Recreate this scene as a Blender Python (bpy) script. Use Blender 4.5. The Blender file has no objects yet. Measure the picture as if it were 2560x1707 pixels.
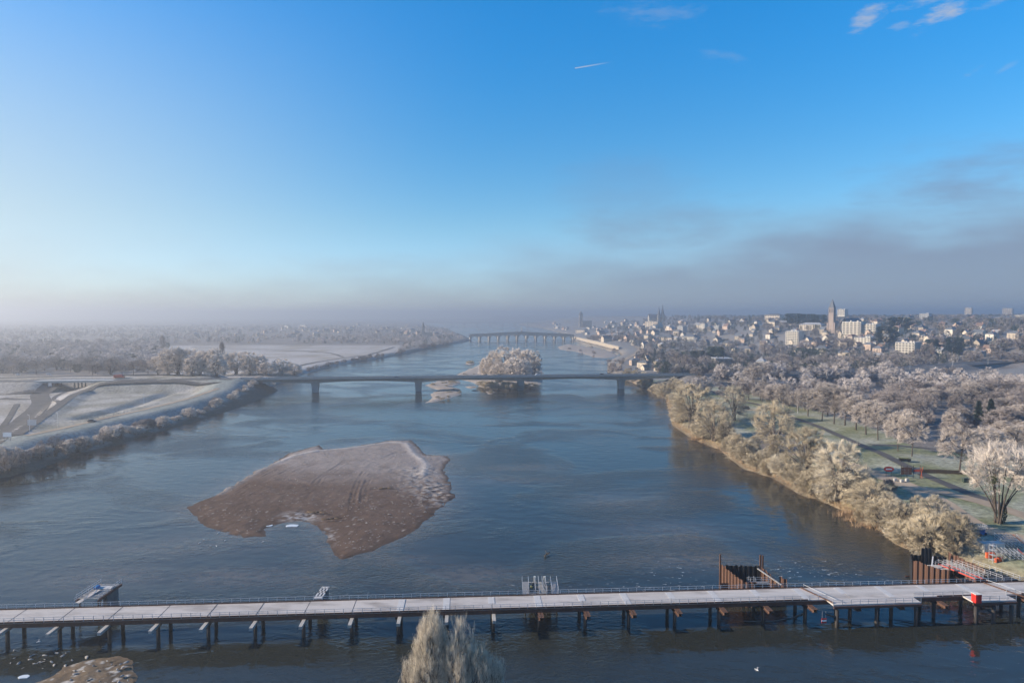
import bpy, math, random
import numpy as np
from mathutils import Vector
R = math.radians
random.seed(7); RNG = np.random.default_rng(7)
sc = bpy.context.scene
col = sc.collection
# ================================================================ camera
CAMH = 70.0; F = 1707.0; CX = 1280.0; CY = 853.5; PITCH = math.atan(65.5 / F)
cam = bpy.data.cameras.new('camera'); camo = bpy.data.objects.new('camera', cam); col.objects.link(camo)
cam.sensor_width = 36; cam.lens = 24; cam.clip_start = 1; cam.clip_end = 40000
camo.location = (0, 0, CAMH); camo.rotation_euler = (R(90) - PITCH, 0, 0); sc.camera = camo
# ================================================================ sky, sun, exposure
SUN_EL, SUN_AZ = R(20.5), R(-93)       # azimuth measured from +Y towards +X
w = bpy.data.worlds.new('World'); sc.world = w; w.use_nodes = True
nt = w.node_tree; nt.nodes.clear()
def NN(t, **k):
    n = nt.nodes.new(t)
    for a, b in k.items(): setattr(n, a, b)
    return n
def setin(n, i, v):
    if isinstance(v, bpy.types.NodeSocket): nt.links.new(v, n.inputs[i])
    else: n.inputs[i].default_value = v
def MA(op, a, b=0.0, c=0.0, clamp=False):
    n = NN('ShaderNodeMath', operation=op, use_clamp=clamp); setin(n, 0, a); setin(n, 1, b); setin(n, 2, c); return n.outputs[0]
def SS(v, lo, hi):
    n = NN('ShaderNodeMapRange', interpolation_type='SMOOTHSTEP'); setin(n, 0, v); setin(n, 1, lo); setin(n, 2, hi); return n.outputs[0]
def MIX(f, a, b):
    n = NN('ShaderNodeMix', data_type='RGBA'); setin(n, 0, f); setin(n, 6, a); setin(n, 7, b); return n.outputs[2]
sky = NN('ShaderNodeTexSky', sky_type='NISHITA'); sky.sun_disc = False
sky.sun_elevation = SUN_EL; sky.sun_rotation = SUN_AZ; sky.altitude = 0
sky.air_density = 0.85; sky.dust_density = 0.15; sky.ozone_density = 6.0
hsv = NN('ShaderNodeHueSaturation'); hsv.inputs['Saturation'].default_value = 1.16; nt.links.new(sky.outputs[0], hsv.inputs['Color'])
# far fog bank and small high clouds, laid out by compass direction and elevation
tc = NN('ShaderNodeTexCoord'); sep = NN('ShaderNodeSeparateXYZ'); nt.links.new(tc.outputs['Generated'], sep.inputs[0])
dx, dy, dz = sep.outputs
az = MA('ARCTAN2', dx, dy); el = MA('ARCSINE', dz)
vec = NN('ShaderNodeCombineXYZ'); setin(vec, 0, MA('MULTIPLY', az, 1.0)); setin(vec, 1, MA('MULTIPLY', el, 3.2))
def noise(scale, detail=4, rough=0.55, off=0.0):
    n = NN('ShaderNodeTexNoise'); n.inputs['Scale'].default_value = scale; n.inputs['Detail'].default_value = detail; n.inputs['Roughness'].default_value = rough
    if off:
        a = NN('ShaderNodeVectorMath', operation='ADD'); nt.links.new(vec.outputs[0], a.inputs[0]); a.inputs[1].default_value = (off, off * .7, 0); nt.links.new(a.outputs[0], n.inputs['Vector'])
    else: nt.links.new(vec.outputs[0], n.inputs['Vector'])
    return n.outputs['Fac']
def dirof(px, py):
    xc = (px - CX) / F; yc = -(py - CY) / F
    v = Vector((xc, math.cos(PITCH) + yc * math.sin(PITCH), -math.sin(PITCH) + yc * math.cos(PITCH))).normalized()
    return math.atan2(v.x, v.y), math.asin(v.z)
n1 = noise(5.0, 3); n2 = noise(11.0, 3, 0.6, 3.1)
azr = SS(az, R(-25), R(40))                                     # the bank stands higher towards the right
edge = MA('ADD', MA('MULTIPLY', azr, R(5.5)), R(2.4))
edge = MA('ADD', edge, MA('MULTIPLY', MA('SUBTRACT', n1, 0.5), R(6.5)))
bank = MA('SUBTRACT', 1.0, SS(MA('SUBTRACT', el, edge), R(-3.6), R(3.0)))
bank = MA('MULTIPLY', bank, MA('ADD', 0.60, MA('MULTIPLY', azr, 0.25)))
upper = None
for px, py, rx, ry, amt in ((1690, 590, 300, 110, .5), (1560, 470, 200, 90, .22), (2480, 580, 330, 190, .7), (2000, 640, 420, 70, .4), (940, 690, 380, 60, .35)):
    a0, e0 = dirof(px, py); u = MA('DIVIDE', MA('SUBTRACT', az, a0), rx / F); v = MA('DIVIDE', MA('SUBTRACT', el, e0), ry / F)
    rr = MA('ADD', MA('ADD', MA('MULTIPLY', u, u), MA('MULTIPLY', v, v)), MA('MULTIPLY', MA('SUBTRACT', n2, 0.5), 1.8))
    m = MA('MULTIPLY', MA('SUBTRACT', 1.0, SS(rr, -0.6, 1.3)), amt); upper = m if upper is None else MA('MAXIMUM', upper, m)
bank = MA('MAXIMUM', bank, upper)
SKYB = 2.6
tint = MIX(SS(el, R(5), R(27)), MIX(SS(el, R(0), R(8)), (1.08, 1.0, .95, 1), (1.42, 1.0, .74, 1)), (.46, 1.18, 1.10, 1))      # whiter low down, deeper overhead
tm_ = NN('ShaderNodeMix', data_type='RGBA', blend_type='MULTIPLY'); tm_.inputs[0].default_value = 1; nt.links.new(hsv.outputs[0], tm_.inputs[6]); nt.links.new(tint, tm_.inputs[7])
sdot = NN('ShaderNodeVectorMath', operation='DOT_PRODUCT'); nt.links.new(tc.outputs['Generated'], sdot.inputs[0]); sdot.inputs[1].default_value = (math.sin(SUN_AZ) * math.cos(SUN_EL), math.cos(SUN_AZ) * math.cos(SUN_EL), math.sin(SUN_EL))
aur = MA('MULTIPLY', SS(sdot.outputs['Value'], 0.05, 0.9), MA('SUBTRACT', 1.0, SS(el, R(2), R(31))))     # pale aureole round the sun in the misty air
skyb = MIX(MA('MULTIPLY', aur, 0.92), tm_.outputs[2], (3.0, 3.12, 2.95, 1))
bankc = MIX(SS(az, R(-45), R(12)), (0.86 * SKYB, 0.83 * SKYB, 0.84 * SKYB, 1), (0.385 * SKYB, 0.425 * SKYB, 0.59 * SKYB, 1))     # the fog is brighter towards the sun
skyc = MIX(bank, skyb, bankc)
n3 = noise(26.0, 4, 0.65, 7.7)
cl = None
for px, py, rx, ry, tilt, amt in ((2358, 38, 62, 22, -.35, .75), (2168, 45, 48, 22, -.45, .6), (2300, 5, 55, 10, -.1, .42), (2245, 68, 24, 11, -.2, .30),
                                  (2480, 8, 45, 9, -.15, .32), (1640, 30, 130, 30, .1, .16), (1800, 138, 60, 14, .2, .12), (2430, 182, 22, 6, -.35, .22), (2515, 170, 22, 6, -.4, .22)):
    a0, e0 = dirof(px, py); k = 1 / F
    da = MA('SUBTRACT', az, a0); de = MA('SUBTRACT', el, e0)
    u = MA('DIVIDE', MA('SUBTRACT', MA('MULTIPLY', da, math.cos(tilt)), MA('MULTIPLY', de, math.sin(tilt))), rx * k)
    v = MA('DIVIDE', MA('ADD', MA('MULTIPLY', da, math.sin(tilt)), MA('MULTIPLY', de, math.cos(tilt))), ry * k)
    rr = MA('ADD', MA('MULTIPLY', u, u), MA('MULTIPLY', v, v))
    rr = MA('ADD', rr, MA('MULTIPLY', MA('SUBTRACT', n3, 0.5), 5.0))
    m = MA('MULTIPLY', MA('SUBTRACT', 1.0, SS(rr, -0.9, 1.1)), amt)
    cl = m if cl is None else MA('MAXIMUM', cl, m)
# condensation trail
(a0, e0), (a1, e1) = dirof(1437, 171), dirof(1530, 155)
L = math.hypot(a1 - a0, e1 - e0); ux, uy = (a1 - a0) / L, (e1 - e0) / L
da = MA('SUBTRACT', az, a0); de = MA('SUBTRACT', el, e0)
t = MA('DIVIDE', MA('ADD', MA('MULTIPLY', da, ux), MA('MULTIPLY', de, uy)), L)
s = MA('ABSOLUTE', MA('SUBTRACT', MA('MULTIPLY', de, ux), MA('MULTIPLY', da, uy)))
tr = MA('MULTIPLY', MA('SUBTRACT', 1.0, SS(s, 0.0002, 0.0012)), MA('MULTIPLY', SS(t, 0.0, 0.01), MA('SUBTRACT', 1.0, SS(t, 0.2, 1.1))))
cl = MA('MAXIMUM', cl, MA('MULTIPLY', tr, 0.6))
skyc = MIX(cl, skyc, (0.92 * SKYB, 0.93 * SKYB, 0.99 * SKYB, 1))
bg = NN('ShaderNodeBackground'); bg.inputs[1].default_value = 0.12; nt.links.new(skyc, bg.inputs[0])
out = NN('ShaderNodeOutputWorld'); nt.links.new(bg.outputs[0], out.inputs[0])
sun = bpy.data.lights.new('sun', 'SUN'); suno = bpy.data.objects.new('sun', sun); col.objects.link(suno)
sun.energy = 5.0; sun.angle = R(0.5); sun.color = (1.0, 0.85, 0.66)
sdv = Vector((math.sin(SUN_AZ) * math.cos(SUN_EL), math.cos(SUN_AZ) * math.cos(SUN_EL), math.sin(SUN_EL)))
suno.rotation_euler = sdv.to_track_quat('Z', 'Y').to_euler(); suno.location = (-300, 0, 300)
vs = sc.view_settings; vs.view_transform = 'Standard'; vs.look = 'None'; vs.exposure = 0.95; vs.gamma = 1; vs.use_curve_mapping = False
cy = sc.cycles
cy.max_bounces = 6; cy.diffuse_bounces = 2; cy.glossy_bounces = 3; cy.transmission_bounces = 2; cy.volume_bounces = 0
cy.transparent_max_bounces = 4; cy.use_denoising = True; cy.use_adaptive_sampling = True; cy.adaptive_threshold = 0.02
cy.caustics_reflective = False; cy.caustics_refractive = False

# ================================================================ helpers
def ray(px, py):
    xc = (px - CX) / F; yc = -(py - CY) / F
    return np.array((xc, math.cos(PITCH) + yc * math.sin(PITCH), -math.sin(PITCH) + yc * math.cos(PITCH)))
def P(px, py, z=0.0):
    d = ray(px, py); t = (z - CAMH) / d[2]
    return np.array((d[0] * t, d[1] * t, z))
def pix(p):
    x, y, z = p[0], p[1], p[2] - CAMH
    f = y * math.cos(PITCH) - z * math.sin(PITCH); u = y * math.sin(PITCH) + z * math.cos(PITCH)
    return CX + F * x / f, CY - F * u / f
def tag(o, label=None, cat=None, group=None, kind=None):
    if label: o['label'] = label
    if cat: o['category'] = cat
    if group: o['group'] = group
    if kind: o['kind'] = kind
    return o
def empty(name, loc, rz=0.0, label=None, cat=None, group=None):
    o = bpy.data.objects.new(name, None); col.objects.link(o)
    o.location = tuple(float(a) for a in loc); o.rotation_euler = (0, 0, rz); o.empty_display_size = 0.5
    return tag(o, label, cat, group)
def link(name, me, parent=None, loc=(0, 0, 0), rz=0.0, scale=None):
    o = bpy.data.objects.new(name, me); col.objects.link(o); o.location = tuple(float(a) for a in loc); o.rotation_euler = (0, 0, rz)
    if scale: o.scale = scale
    if parent: o.parent = parent
    return o
def npmesh(name, V, faces, mats, smooth=False, midx=None):
    """V (n,3); faces list of arrays (k,3) or (k,4)"""
    me = bpy.data.meshes.new(name); V = np.asarray(V, float).reshape(-1, 3)
    me.vertices.add(len(V)); me.vertices.foreach_set('co', V.ravel())
    faces = [np.asarray(f, np.int64) for f in faces if len(f)]
    nl = sum(f.size for f in faces); npoly = sum(len(f) for f in faces)
    me.loops.add(nl); me.polygons.add(npoly)
    me.loops.foreach_set('vertex_index', np.concatenate([f.ravel() for f in faces]))
    st = []; o = 0
    for f in faces:
        st.append(o + np.arange(len(f)) * f.shape[1]); o += f.size
    me.polygons.foreach_set('loop_start', np.concatenate(st))
    if midx is not None: me.polygons.foreach_set('material_index', np.asarray(midx, np.int32))
    if smooth: me.polygons.foreach_set('use_smooth', np.ones(npoly, bool))
    me.update(calc_edges=True); me.validate()
    for m in (mats if isinstance(mats, (list, tuple)) else [mats]): me.materials.append(m)
    return me
class MB:
    def __init__(s): s.v = []; s.f = []
    def add(s, v, f):
        b = len(s.v); s.v += [tuple(float(c) for c in p) for p in v]; s.f += [tuple(i + b for i in q) for q in f]; return s
    def box(s, c, d, rz=0.0):
        x, y, z = (a / 2 for a in d); cr, sr = math.cos(rz), math.sin(rz)
        vv = [(c[0] + i * x * cr - j * y * sr, c[1] + i * x * sr + j * y * cr, c[2] + k * z) for i in (-1, 1) for j in (-1, 1) for k in (-1, 1)]
        return s.add(vv, [(0, 1, 3, 2), (4, 6, 7, 5), (0, 4, 5, 1), (2, 3, 7, 6), (0, 2, 6, 4), (1, 5, 7, 3)])
    def beam(s, a, b, wd, ht=None):
        a, b = Vector(a), Vector(b); ht = ht or wd; d = (b - a).normalized()
        up = Vector((0, 0, 1)) if abs(d.z) < .95 else Vector((0, 1, 0))
        r = d.cross(up).normalized() * wd / 2; u = r.cross(d).normalized() * ht / 2
        vv = [q + i * r + j * u for q in (a, b) for i, j in ((-1, -1), (1, -1), (1, 1), (-1, 1))]
        return s.add(vv, [(0, 1, 2, 3), (7, 6, 5, 4), (0, 4, 5, 1), (1, 5, 6, 2), (2, 6, 7, 3), (3, 7, 4, 0)])
    def cyl(s, a, b, r0, r1=None, n=8):
        a, b = Vector(a), Vector(b); r1 = r0 if r1 is None else r1; d = (b - a).normalized()
        up = Vector((0, 0, 1)) if abs(d.z) < .95 else Vector((0, 1, 0))
        r = d.cross(up).normalized(); u = r.cross(d).normalized(); vv = []
        for q, rr in ((a, r0), (b, r1)):
            for i in range(n):
                t = 2 * math.pi * i / n; vv.append(q + r * math.cos(t) * rr + u * math.sin(t) * rr)
        ff = [(i, (i + 1) % n, n + (i + 1) % n, n + i) for i in range(n)] + [tuple(range(n - 1, -1, -1)), tuple(range(n, 2 * n))]
        return s.add(vv, ff)
    def prism(s, poly, z0, z1):
        n = len(poly); vv = [(p[0], p[1], z0) for p in poly] + [(p[0], p[1], z1) for p in poly]
        return s.add(vv, [(i, (i + 1) % n, n + (i + 1) % n, n + i) for i in range(n)] + [tuple(range(n - 1, -1, -1)), tuple(range(n, 2 * n))])
    def extr(s, prof, y0, y1):
        """profile in x,z extruded along y"""
        n = len(prof); vv = [(p[0], y0, p[1]) for p in prof] + [(p[0], y1, p[1]) for p in prof]
        return s.add(vv, [(i, (i + 1) % n, n + (i + 1) % n, n + i) for i in range(n)] + [tuple(range(n - 1, -1, -1)), tuple(range(n, 2 * n))])
    def mesh(s, name, mat, smooth=False):
        me = bpy.data.meshes.new(name); me.from_pydata(s.v, [], s.f); me.update()
        import bmesh
        bm = bmesh.new(); bm.from_mesh(me); bmesh.ops.recalc_face_normals(bm, faces=bm.faces); bm.to_mesh(me); bm.free()
        if smooth: me.polygons.foreach_set('use_smooth', np.ones(len(me.polygons), bool))
        for m in (mat if isinstance(mat, (list, tuple)) else [mat]): me.materials.append(m)
        return me
    def build(s, name, mat, parent=None, loc=(0, 0, 0), smooth=False, rz=0.0):
        return link(name, s.mesh(name, mat, smooth), parent, loc, rz)
# ---------------------------------------------------------------- materials
MATS = {}
def mat(name, c1, c2=None, scale=1.0, rough=0.85, bump=0.0, bscale=None, metal=0.0, spec=0.3, detail=4, objvar=0.0, lo=0.35, hi=0.65, stretch=None, coord='Object'):
    m = bpy.data.materials.new(name); m.use_nodes = True; t = m.node_tree; b = t.nodes['Principled BSDF']; MATS[name] = m
    b.inputs['Roughness'].default_value = rough; b.inputs['Metallic'].default_value = metal; b.inputs['Specular IOR Level'].default_value = spec
    c2 = c2 or tuple(a * .75 for a in c1)
    tcn = t.nodes.new('ShaderNodeTexCoord'); src = tcn.outputs['Object']
    if coord == 'World':
        g = t.nodes.new('ShaderNodeNewGeometry'); src = g.outputs['Position']
    if stretch:
        mp = t.nodes.new('ShaderNodeMapping'); mp.inputs['Scale'].default_value = stretch; t.links.new(src, mp.inputs[0]); src = mp.outputs[0]
    n = t.nodes.new('ShaderNodeTexNoise'); n.inputs['Scale'].default_value = scale; n.inputs['Detail'].default_value = detail; n.inputs['Roughness'].default_value = .6; t.links.new(src, n.inputs['Vector'])
    mr = t.nodes.new('ShaderNodeMapRange'); mr.inputs[1].default_value = lo; mr.inputs[2].default_value = hi; t.links.new(n.outputs['Fac'], mr.inputs[0])
    mx = t.nodes.new('ShaderNodeMix'); mx.data_type = 'RGBA'; mx.inputs[6].default_value = (*c1, 1); mx.inputs[7].default_value = (*c2, 1); t.links.new(mr.outputs[0], mx.inputs[0])
    co = mx.outputs[2]
    if objvar:
        oi = t.nodes.new('ShaderNodeObjectInfo'); h = t.nodes.new('ShaderNodeHueSaturation'); t.links.new(co, h.inputs['Color'])
        q = t.nodes.new('ShaderNodeMapRange'); q.inputs[3].default_value = 1 - objvar; q.inputs[4].default_value = 1 + objvar; t.links.new(oi.outputs['Random'], q.inputs[0]); t.links.new(q.outputs[0], h.inputs['Value']); co = h.outputs[0]
    t.links.new(co, b.inputs['Base Color'])
    if bump:
        nb = t.nodes.new('ShaderNodeTexNoise'); nb.inputs['Scale'].default_value = bscale or scale * 4; nb.inputs['Detail'].default_value = 5; t.links.new(src, nb.inputs['Vector'])
        bp = t.nodes.new('ShaderNodeBump'); bp.inputs['Strength'].default_value = .8; bp.inputs['Distance'].default_value = bump; t.links.new(nb.outputs['Fac'], bp.inputs['Height']); t.links.new(bp.outputs[0], b.inputs['Normal'])
    return m
def fogless(): pass
mat('concrete', (.44, .43, .41), (.34, .335, .32), .6, .9, .01)
mat('concrete_dark', (.16, .16, .155), (.10, .10, .10), .5, .9)
mat('bridge_concrete', (.40, .405, .40), (.31, .315, .315), .25, .9, stretch=(1, 1, .25))
mat('asphalt', (.085, .085, .088), (.06, .06, .064), .3, .9, coord='World')
mat('frost_asphalt', (.095, .088, .084), (.062, .058, .057), .15, .9, coord='World')
mat('gravel_track', (.38, .30, .22), (.27, .21, .155), .12, .95, .03, 3, coord='World', stretch=(1, .5, 1))
mat('white_paint', (.72, .72, .72), (.6, .6, .6), .5, .7)
mat('deck_frost', (.455, .418, .395), (.19, .168, .155), .35, .85, .004, 4, stretch=(.35, 1.2, 1), coord='World', objvar=.07, lo=.46, hi=.80)
mat('deck_plate', (.50, .49, .49), (.42, .41, .41), .8, .8)
mat('deck_lane', (.48, .45, .43), (.38, .355, .34), .4, .85, stretch=(.2, 1, 1))
mat('rust_steel', (.115, .055, .04), (.07, .035, .028), .9, .8, stretch=(1, 1, .3))
mat('rust_light', (.13, .07, .048), (.07, .039, .029), 1.2, .85, stretch=(1, 1, .15))
mat('dark_steel', (.035, .035, .04), (.025, .022, .022), 1.0, .7)
mat('black_steel', (.02, .022, .028), (.012, .013, .016), 1.0, .5)
mat('galv', (.52, .53, .55), (.42, .43, .45), 2.0, .5, metal=.2)
mat('galv_dull', (.26, .26, .27), (.19, .19, .2), 2.0, .6, metal=.1)
mat('pile_steel', (.05, .042, .038), (.028, .026, .026), .7, .75, stretch=(1, 1, .3))
mat('frost_beam', (.42, .40, .37), (.32, .30, .28), 1.0, .85)
mat('red_paint', (.62, .03, .02), (.50, .025, .02), 1.5, .5)
mat('red_rail', (.55, .09, .06), (.40, .06, .05), 1.0, .6)
mat('orange_paint', (.75, .16, .06), (.60, .12, .05), 1.5, .6)
mat('blue_machine', (.02, .17, .42), (.015, .12, .32), 1.5, .45)
mat('container_white', (.62, .61, .56), (.52, .51, .47), .8, .6)
mat('black_rubber', (.015, .015, .016), (.02, .02, .02), 2, .8)
mat('van_black', (.012, .012, .014), (.014, .014, .016), 2, .3, spec=.5)
mat('car_white', (.75, .75, .76), (.7, .7, .7), 2, .3, spec=.5)
mat('car_grey', (.12, .125, .14), (.11, .115, .13), 2, .3, spec=.5)
mat('car_red', (.45, .05, .03), (.4, .045, .03), 2, .3, spec=.5)
mat('glass_dark', (.02, .025, .03), (.03, .035, .04), 1, .12, spec=.6)
mat('timber', (.36, .27, .18), (.26, .19, .12), 2.5, .9, stretch=(1, 1, 6))
mat('bark', (.085, .068, .055), (.05, .04, .034), 1.6, .95)
mat('bark_frost', (.15, .125, .105), (.09, .075, .062), .8, .95, objvar=.15)
mat('twig_warm', (0.58, 0.496, 0.361), (0.384, 0.321, 0.225), .7, .9, objvar=.22, coord='World')
mat('twig_pale', (.82, .735, .65), (.60, .525, .465), .7, .9, objvar=.14, coord='World')
mat('twig_pink', (0.37, 0.322, 0.3), (0.242, 0.207, 0.194), .7, .9, objvar=.3, coord='World')
mat('twig_grey', (.36, .325, .305), (.17, .155, .15), .2, .9, objvar=.25, coord='World')
mat('needles', (.045, .065, .045), (.022, .034, .028), .5, .9, objvar=.3, coord='World')
mat('needles_frost', (.10, .125, .105), (.045, .06, .05), .4, .9, objvar=.3, coord='World')
mat('ivy', (.03, .045, .018), (.016, .026, .012), 2, .8)
mat('reed', (.42, .29, .18), (.30, .20, .12), .4, .95, coord='World')
mat('wall_cream', (.50, .43, .34), (.42, .36, .29), .15, .9, objvar=.28)
mat('wall_white', (.60, .55, .47), (.52, .48, .41), .12, .9, objvar=.08)
mat('wall_pink', (.50, .38, .30), (.40, .31, .25), .2, .9, objvar=.15)
mat('tower_brick', (.34, .275, .24), (.27, .22, .195), .15, .9)
mat('slate', (.13, .14, .16), (.09, .10, .115), .25, .8, objvar=.25)
mat('slate_frost', (.34, .345, .36), (.22, .225, .24), .3, .85, objvar=.2)
mat('tile_roof', (.22, .15, .12), (.15, .105, .09), .3, .85, objvar=.25)
mat('flat_roof', (.42, .43, .45), (.33, .34, .36), .1, .85)
mat('window_dark', (.06, .065, .075), (.09, .095, .105), .3, .25)
mat('brick_chimney', (.42, .26, .20), (.34, .21, .16), 1, .9)
mat('stone', (.36, .33, .29), (.26, .24, .215), .12, .9, stretch=(1, 1, 2))
mat('sign_white', (.78, .78, .78), (.75, .75, .75), 1, .5)
mat('bird_white', (.75, .74, .72), (.6, .6, .6), 3, .7)
mat('ice', (.62, .66, .70), (.5, .54, .58), .6, .4)
mat('wood_wet', (.12, .085, .055), (.07, .05, .035), 1, .85)
mat('rock', (.34, .32, .30), (.22, .205, .19), .7, .9)
mat('straw', (.42, .33, .21), (.30, .23, .15), .5, .95, .1, 2, coord='World')
mat('lichen_green', (.16, .17, .07), (.10, .11, .05), 2, .9)
mat('twig_fine', (.84, .76, .63), (.52, .45, .35), 1.2, .9, coord='World')
mat('twig_mauve', (0.517, 0.455, 0.41), (0.335, 0.292, 0.263), .7, .9, objvar=.2, coord='World')
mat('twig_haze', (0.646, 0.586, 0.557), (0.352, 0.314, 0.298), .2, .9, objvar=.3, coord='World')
mat('twig_straw', (0.654, 0.581, 0.456), (0.444, 0.384, 0.291), .7, .9, objvar=.2, coord='World')
# ================================================================ terrain
def vnoise(x, y, s, seed=0):
    x = np.asarray(x) / s + seed * 17.3; y = np.asarray(y) / s - seed * 9.1
    xi = np.floor(x).astype(np.int64); yi = np.floor(y).astype(np.int64); fx = x - xi; fy = y - yi
    fx = fx * fx * (3 - 2 * fx); fy = fy * fy * (3 - 2 * fy)
    def h(a, b):
        n = (a * 374761393 + b * 668265263 + seed * 1442695) & 0x7fffffff
        n = ((n ^ (n >> 13)) * 1274126177) & 0x7fffffff
        return ((n ^ (n >> 16)) & 0xffff) / 65535.0
    return (h(xi, yi) * (1 - fx) + h(xi + 1, yi) * fx) * (1 - fy) + (h(xi, yi + 1) * (1 - fx) + h(xi + 1, yi + 1) * fx) * fy
def fbm(x, y, s, seed=0, o=3):
    r = 0; a = .5
    for k in range(o): r = r + a * vnoise(x, y, s / 2 ** k, seed + k); a *= .5
    return r / (1 - .5 ** o)
def polydist(x, y, poly):
    """signed distance, negative inside"""
    x = np.asarray(x, float); y = np.asarray(y, float); best = np.full(x.shape, 1e18); ins = np.zeros(x.shape, bool)
    n = len(poly)
    for i in range(n):
        ax, ay = poly[i][:2]; bx, by = poly[(i + 1) % n][:2]
        ex, ey = bx - ax, by - ay; t = np.clip(((x - ax) * ex + (y - ay) * ey) / (ex * ex + ey * ey + 1e-9), 0, 1)
        best = np.minimum(best, (x - ax - t * ex) ** 2 + (y - ay - t * ey) ** 2)
        c = ((ay > y) != (by > y)) & (x < (bx - ax) * (y - ay) / (by - ay + 1e-12) + ax); ins ^= c
    d = np.sqrt(best); return np.where(ins, -d, d)
def linedist(x, y, pts):
    x = np.asarray(x, float); y = np.asarray(y, float); best = np.full(x.shape, 1e18); zz = np.zeros(x.shape)
    for (ax, ay, az_), (bx, by, bz) in zip(pts[:-1], pts[1:]):
        ex, ey = bx - ax, by - ay; t = np.clip(((x - ax) * ex + (y - ay) * ey) / (ex * ex + ey * ey + 1e-9), 0, 1)
        d = (x - ax - t * ex) ** 2 + (y - ay - t * ey) ** 2; m = d < best
        best = np.where(m, d, best); zz = np.where(m, az_ + t * (bz - az_), zz)
    return np.sqrt(best), zz
LBANK = [(0, 1180), (107, 1157), (208, 1131), (300, 1101), (400, 1076), (500, 1046), (585, 1012), (640, 985), (690, 962), (755, 936), (853, 911), (927, 900), (1017, 884), (1076, 872), (1136, 860), (1178, 851), (1160, 840), (1120, 826), (1080, 817), (1040, 813)]
RBANK = [(1290, 812), (1360, 822), (1425, 838), (1432, 850), (1462, 856), (1500, 866), (1548, 880), (1555, 889), (1532, 898), (1521, 906), (1519, 929), (1548, 942), (1570, 950), (1621, 976), (1666, 997), (1683, 1063), (1743, 1101), (1798, 1122), (1862, 1171), (1930, 1193), (2002, 1235), (2070, 1256), (2147, 1295), (2206, 1331), (2249, 1362), (2304, 1384)]
RIV = [(-330, -900), (-290, -100), (-270, 150), (-245, 260)] + [tuple(P(*p)[:2]) for p in LBANK] + [(-1000, 9000), (500, 9000)] + [tuple(P(*p)[:2]) for p in RBANK] + [(124, 186), (131, 168), (150, 140), (185, 40), (230, -100), (260, -900)]
RX0, RY0, RSL = -240.6, 604.0, 0.1073             # near edge line of the motorway bridge
def ry(x): return RY0 + (x - RX0) * RSL
MWAY_L1 = [(-246, ry(-246) + 9, 12.9), (-352, ry(-352) + 9, 12.9)]
MWAY_L2 = [(-416, ry(-416) + 9, 12.9), (-520, ry(-520) + 9, 12.8), (-1000, ry(-1000) + 20, 11)]
MWAY_R = [(172, ry(172) + 9, 12.9), (260, 674, 13), (360, 707, 13.4), (470, 762, 14), (640, 852, 16), (900, 990, 19), (1500, 1330, 32)]
JUNC = [(-470, 628, 12.6), (-400, 640, 12.6), (-300, 650, 12.6)]
def PZ(l): return [tuple(P(*p)) for p in l]
DYKE = PZ([(-300, 1195, 8), (-60, 1130, 8), (60, 1093, 8), (185, 1070, 8), (238, 1054, 8), (357, 1030, 8), (423, 1014, 8), (485, 997, 8.2), (548, 973, 9.5), (572, 951, 12.8)])
BASINROAD = PZ([(40, 1085, 5), (98, 1048, 5.5), (149, 1013, 6), (184, 986, 6.5), (226, 966, 7), (330, 958, 8), (450, 955, 9.5), (555, 955, 12)])
DITCH = PZ([(205, 1046, 4), (268, 1030, 4), (330, 1013, 4), (400, 990, 4), (455, 975, 4), (490, 970, 4)]) + PZ([(440, 966, 4), (330, 972, 4), (290, 978, 4)])
def Hf(x, y):
    x = np.asarray(x, float); y = np.asarray(y, float)
    d = polydist(x, y, RIV)
    mid = np.interp(y, [0, 300, 640, 1000, 1900, 3500, 9000], [-40, -60, -40, -20, 30, -100, -250])
    right = x > mid
    g = d + 0.5 * (y - 919)
    hr = np.interp(g, [-400, 0, 150, 380, 420, 527, 800, 1500, 4000], [4, 4, 5, 9.5, 14, 39, 52, 61, 64])
    hr = np.minimum(hr, 4.2 + np.maximum(d, 0) * .115)
    hl = np.interp(y, [0, 600, 1500, 9000], [4.2, 4.2, 5.5, 8])
    pl = np.where(right, hr, hl) + (fbm(x, y, 60, 3) - .5) * np.clip(d / 80, 0, 1) * 1.6
    h = np.where(d > 0, pl * (1 - np.exp(-np.maximum(d, 0) / 5.0)), np.maximum(d * .22, -3.0))
    def emb(h, pts, hw, slope):
        dd, zz = linedist(x, y, pts); return np.maximum(h, np.where(d > -12, zz - np.maximum(0, dd - hw) * slope, -9))
    h = emb(h, DYKE, 7.5, .40)
    dd, _ = linedist(x, y, DITCH); h = h - np.where(d > 3, 2.4 * np.clip(1.6 - dd / 4.5, 0, 1), 0)
    h = emb(h, BASINROAD, 4.5, .4)
    h = emb(h, MWAY_L1, 11, .5); h = emb(h, MWAY_L2, 11, .5); h = emb(h, MWAY_R, 11, .5); h = emb(h, JUNC, 20, .45)
    for px, py, r, a in ((1862, 1040, 10, 2.6), (2190, 1150, 14, 1.2), (2330, 1030, 30, .8)):
        q = P(px, py, 4); h = h + np.where(d > 0, a * np.exp(-((x - q[0]) ** 2 + (y - q[1]) ** 2) / (2 * r * r)), 0)
    h = h + np.where(d > 1, (fbm(x, y, 9, 8, 2) - .5) * .5, 0)
    return h
TS = np.concatenate([np.geomspace(150, 1500, 900), np.geomspace(1505, 8000, 300)])
def hit(px, py):
    d = ray(px, py); X = d[0] * TS; Y = d[1] * TS; Z = CAMH + d[2] * TS
    g = np.maximum(Hf(X, Y), 0); k = np.nonzero(Z < g)[0]
    if len(k) == 0: return None
    k = k[0]
    return np.array((X[k], Y[k], g[k]))
def hz(x, y): return float(np.maximum(Hf(np.array([x]), np.array([y])), 0)[0])
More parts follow.
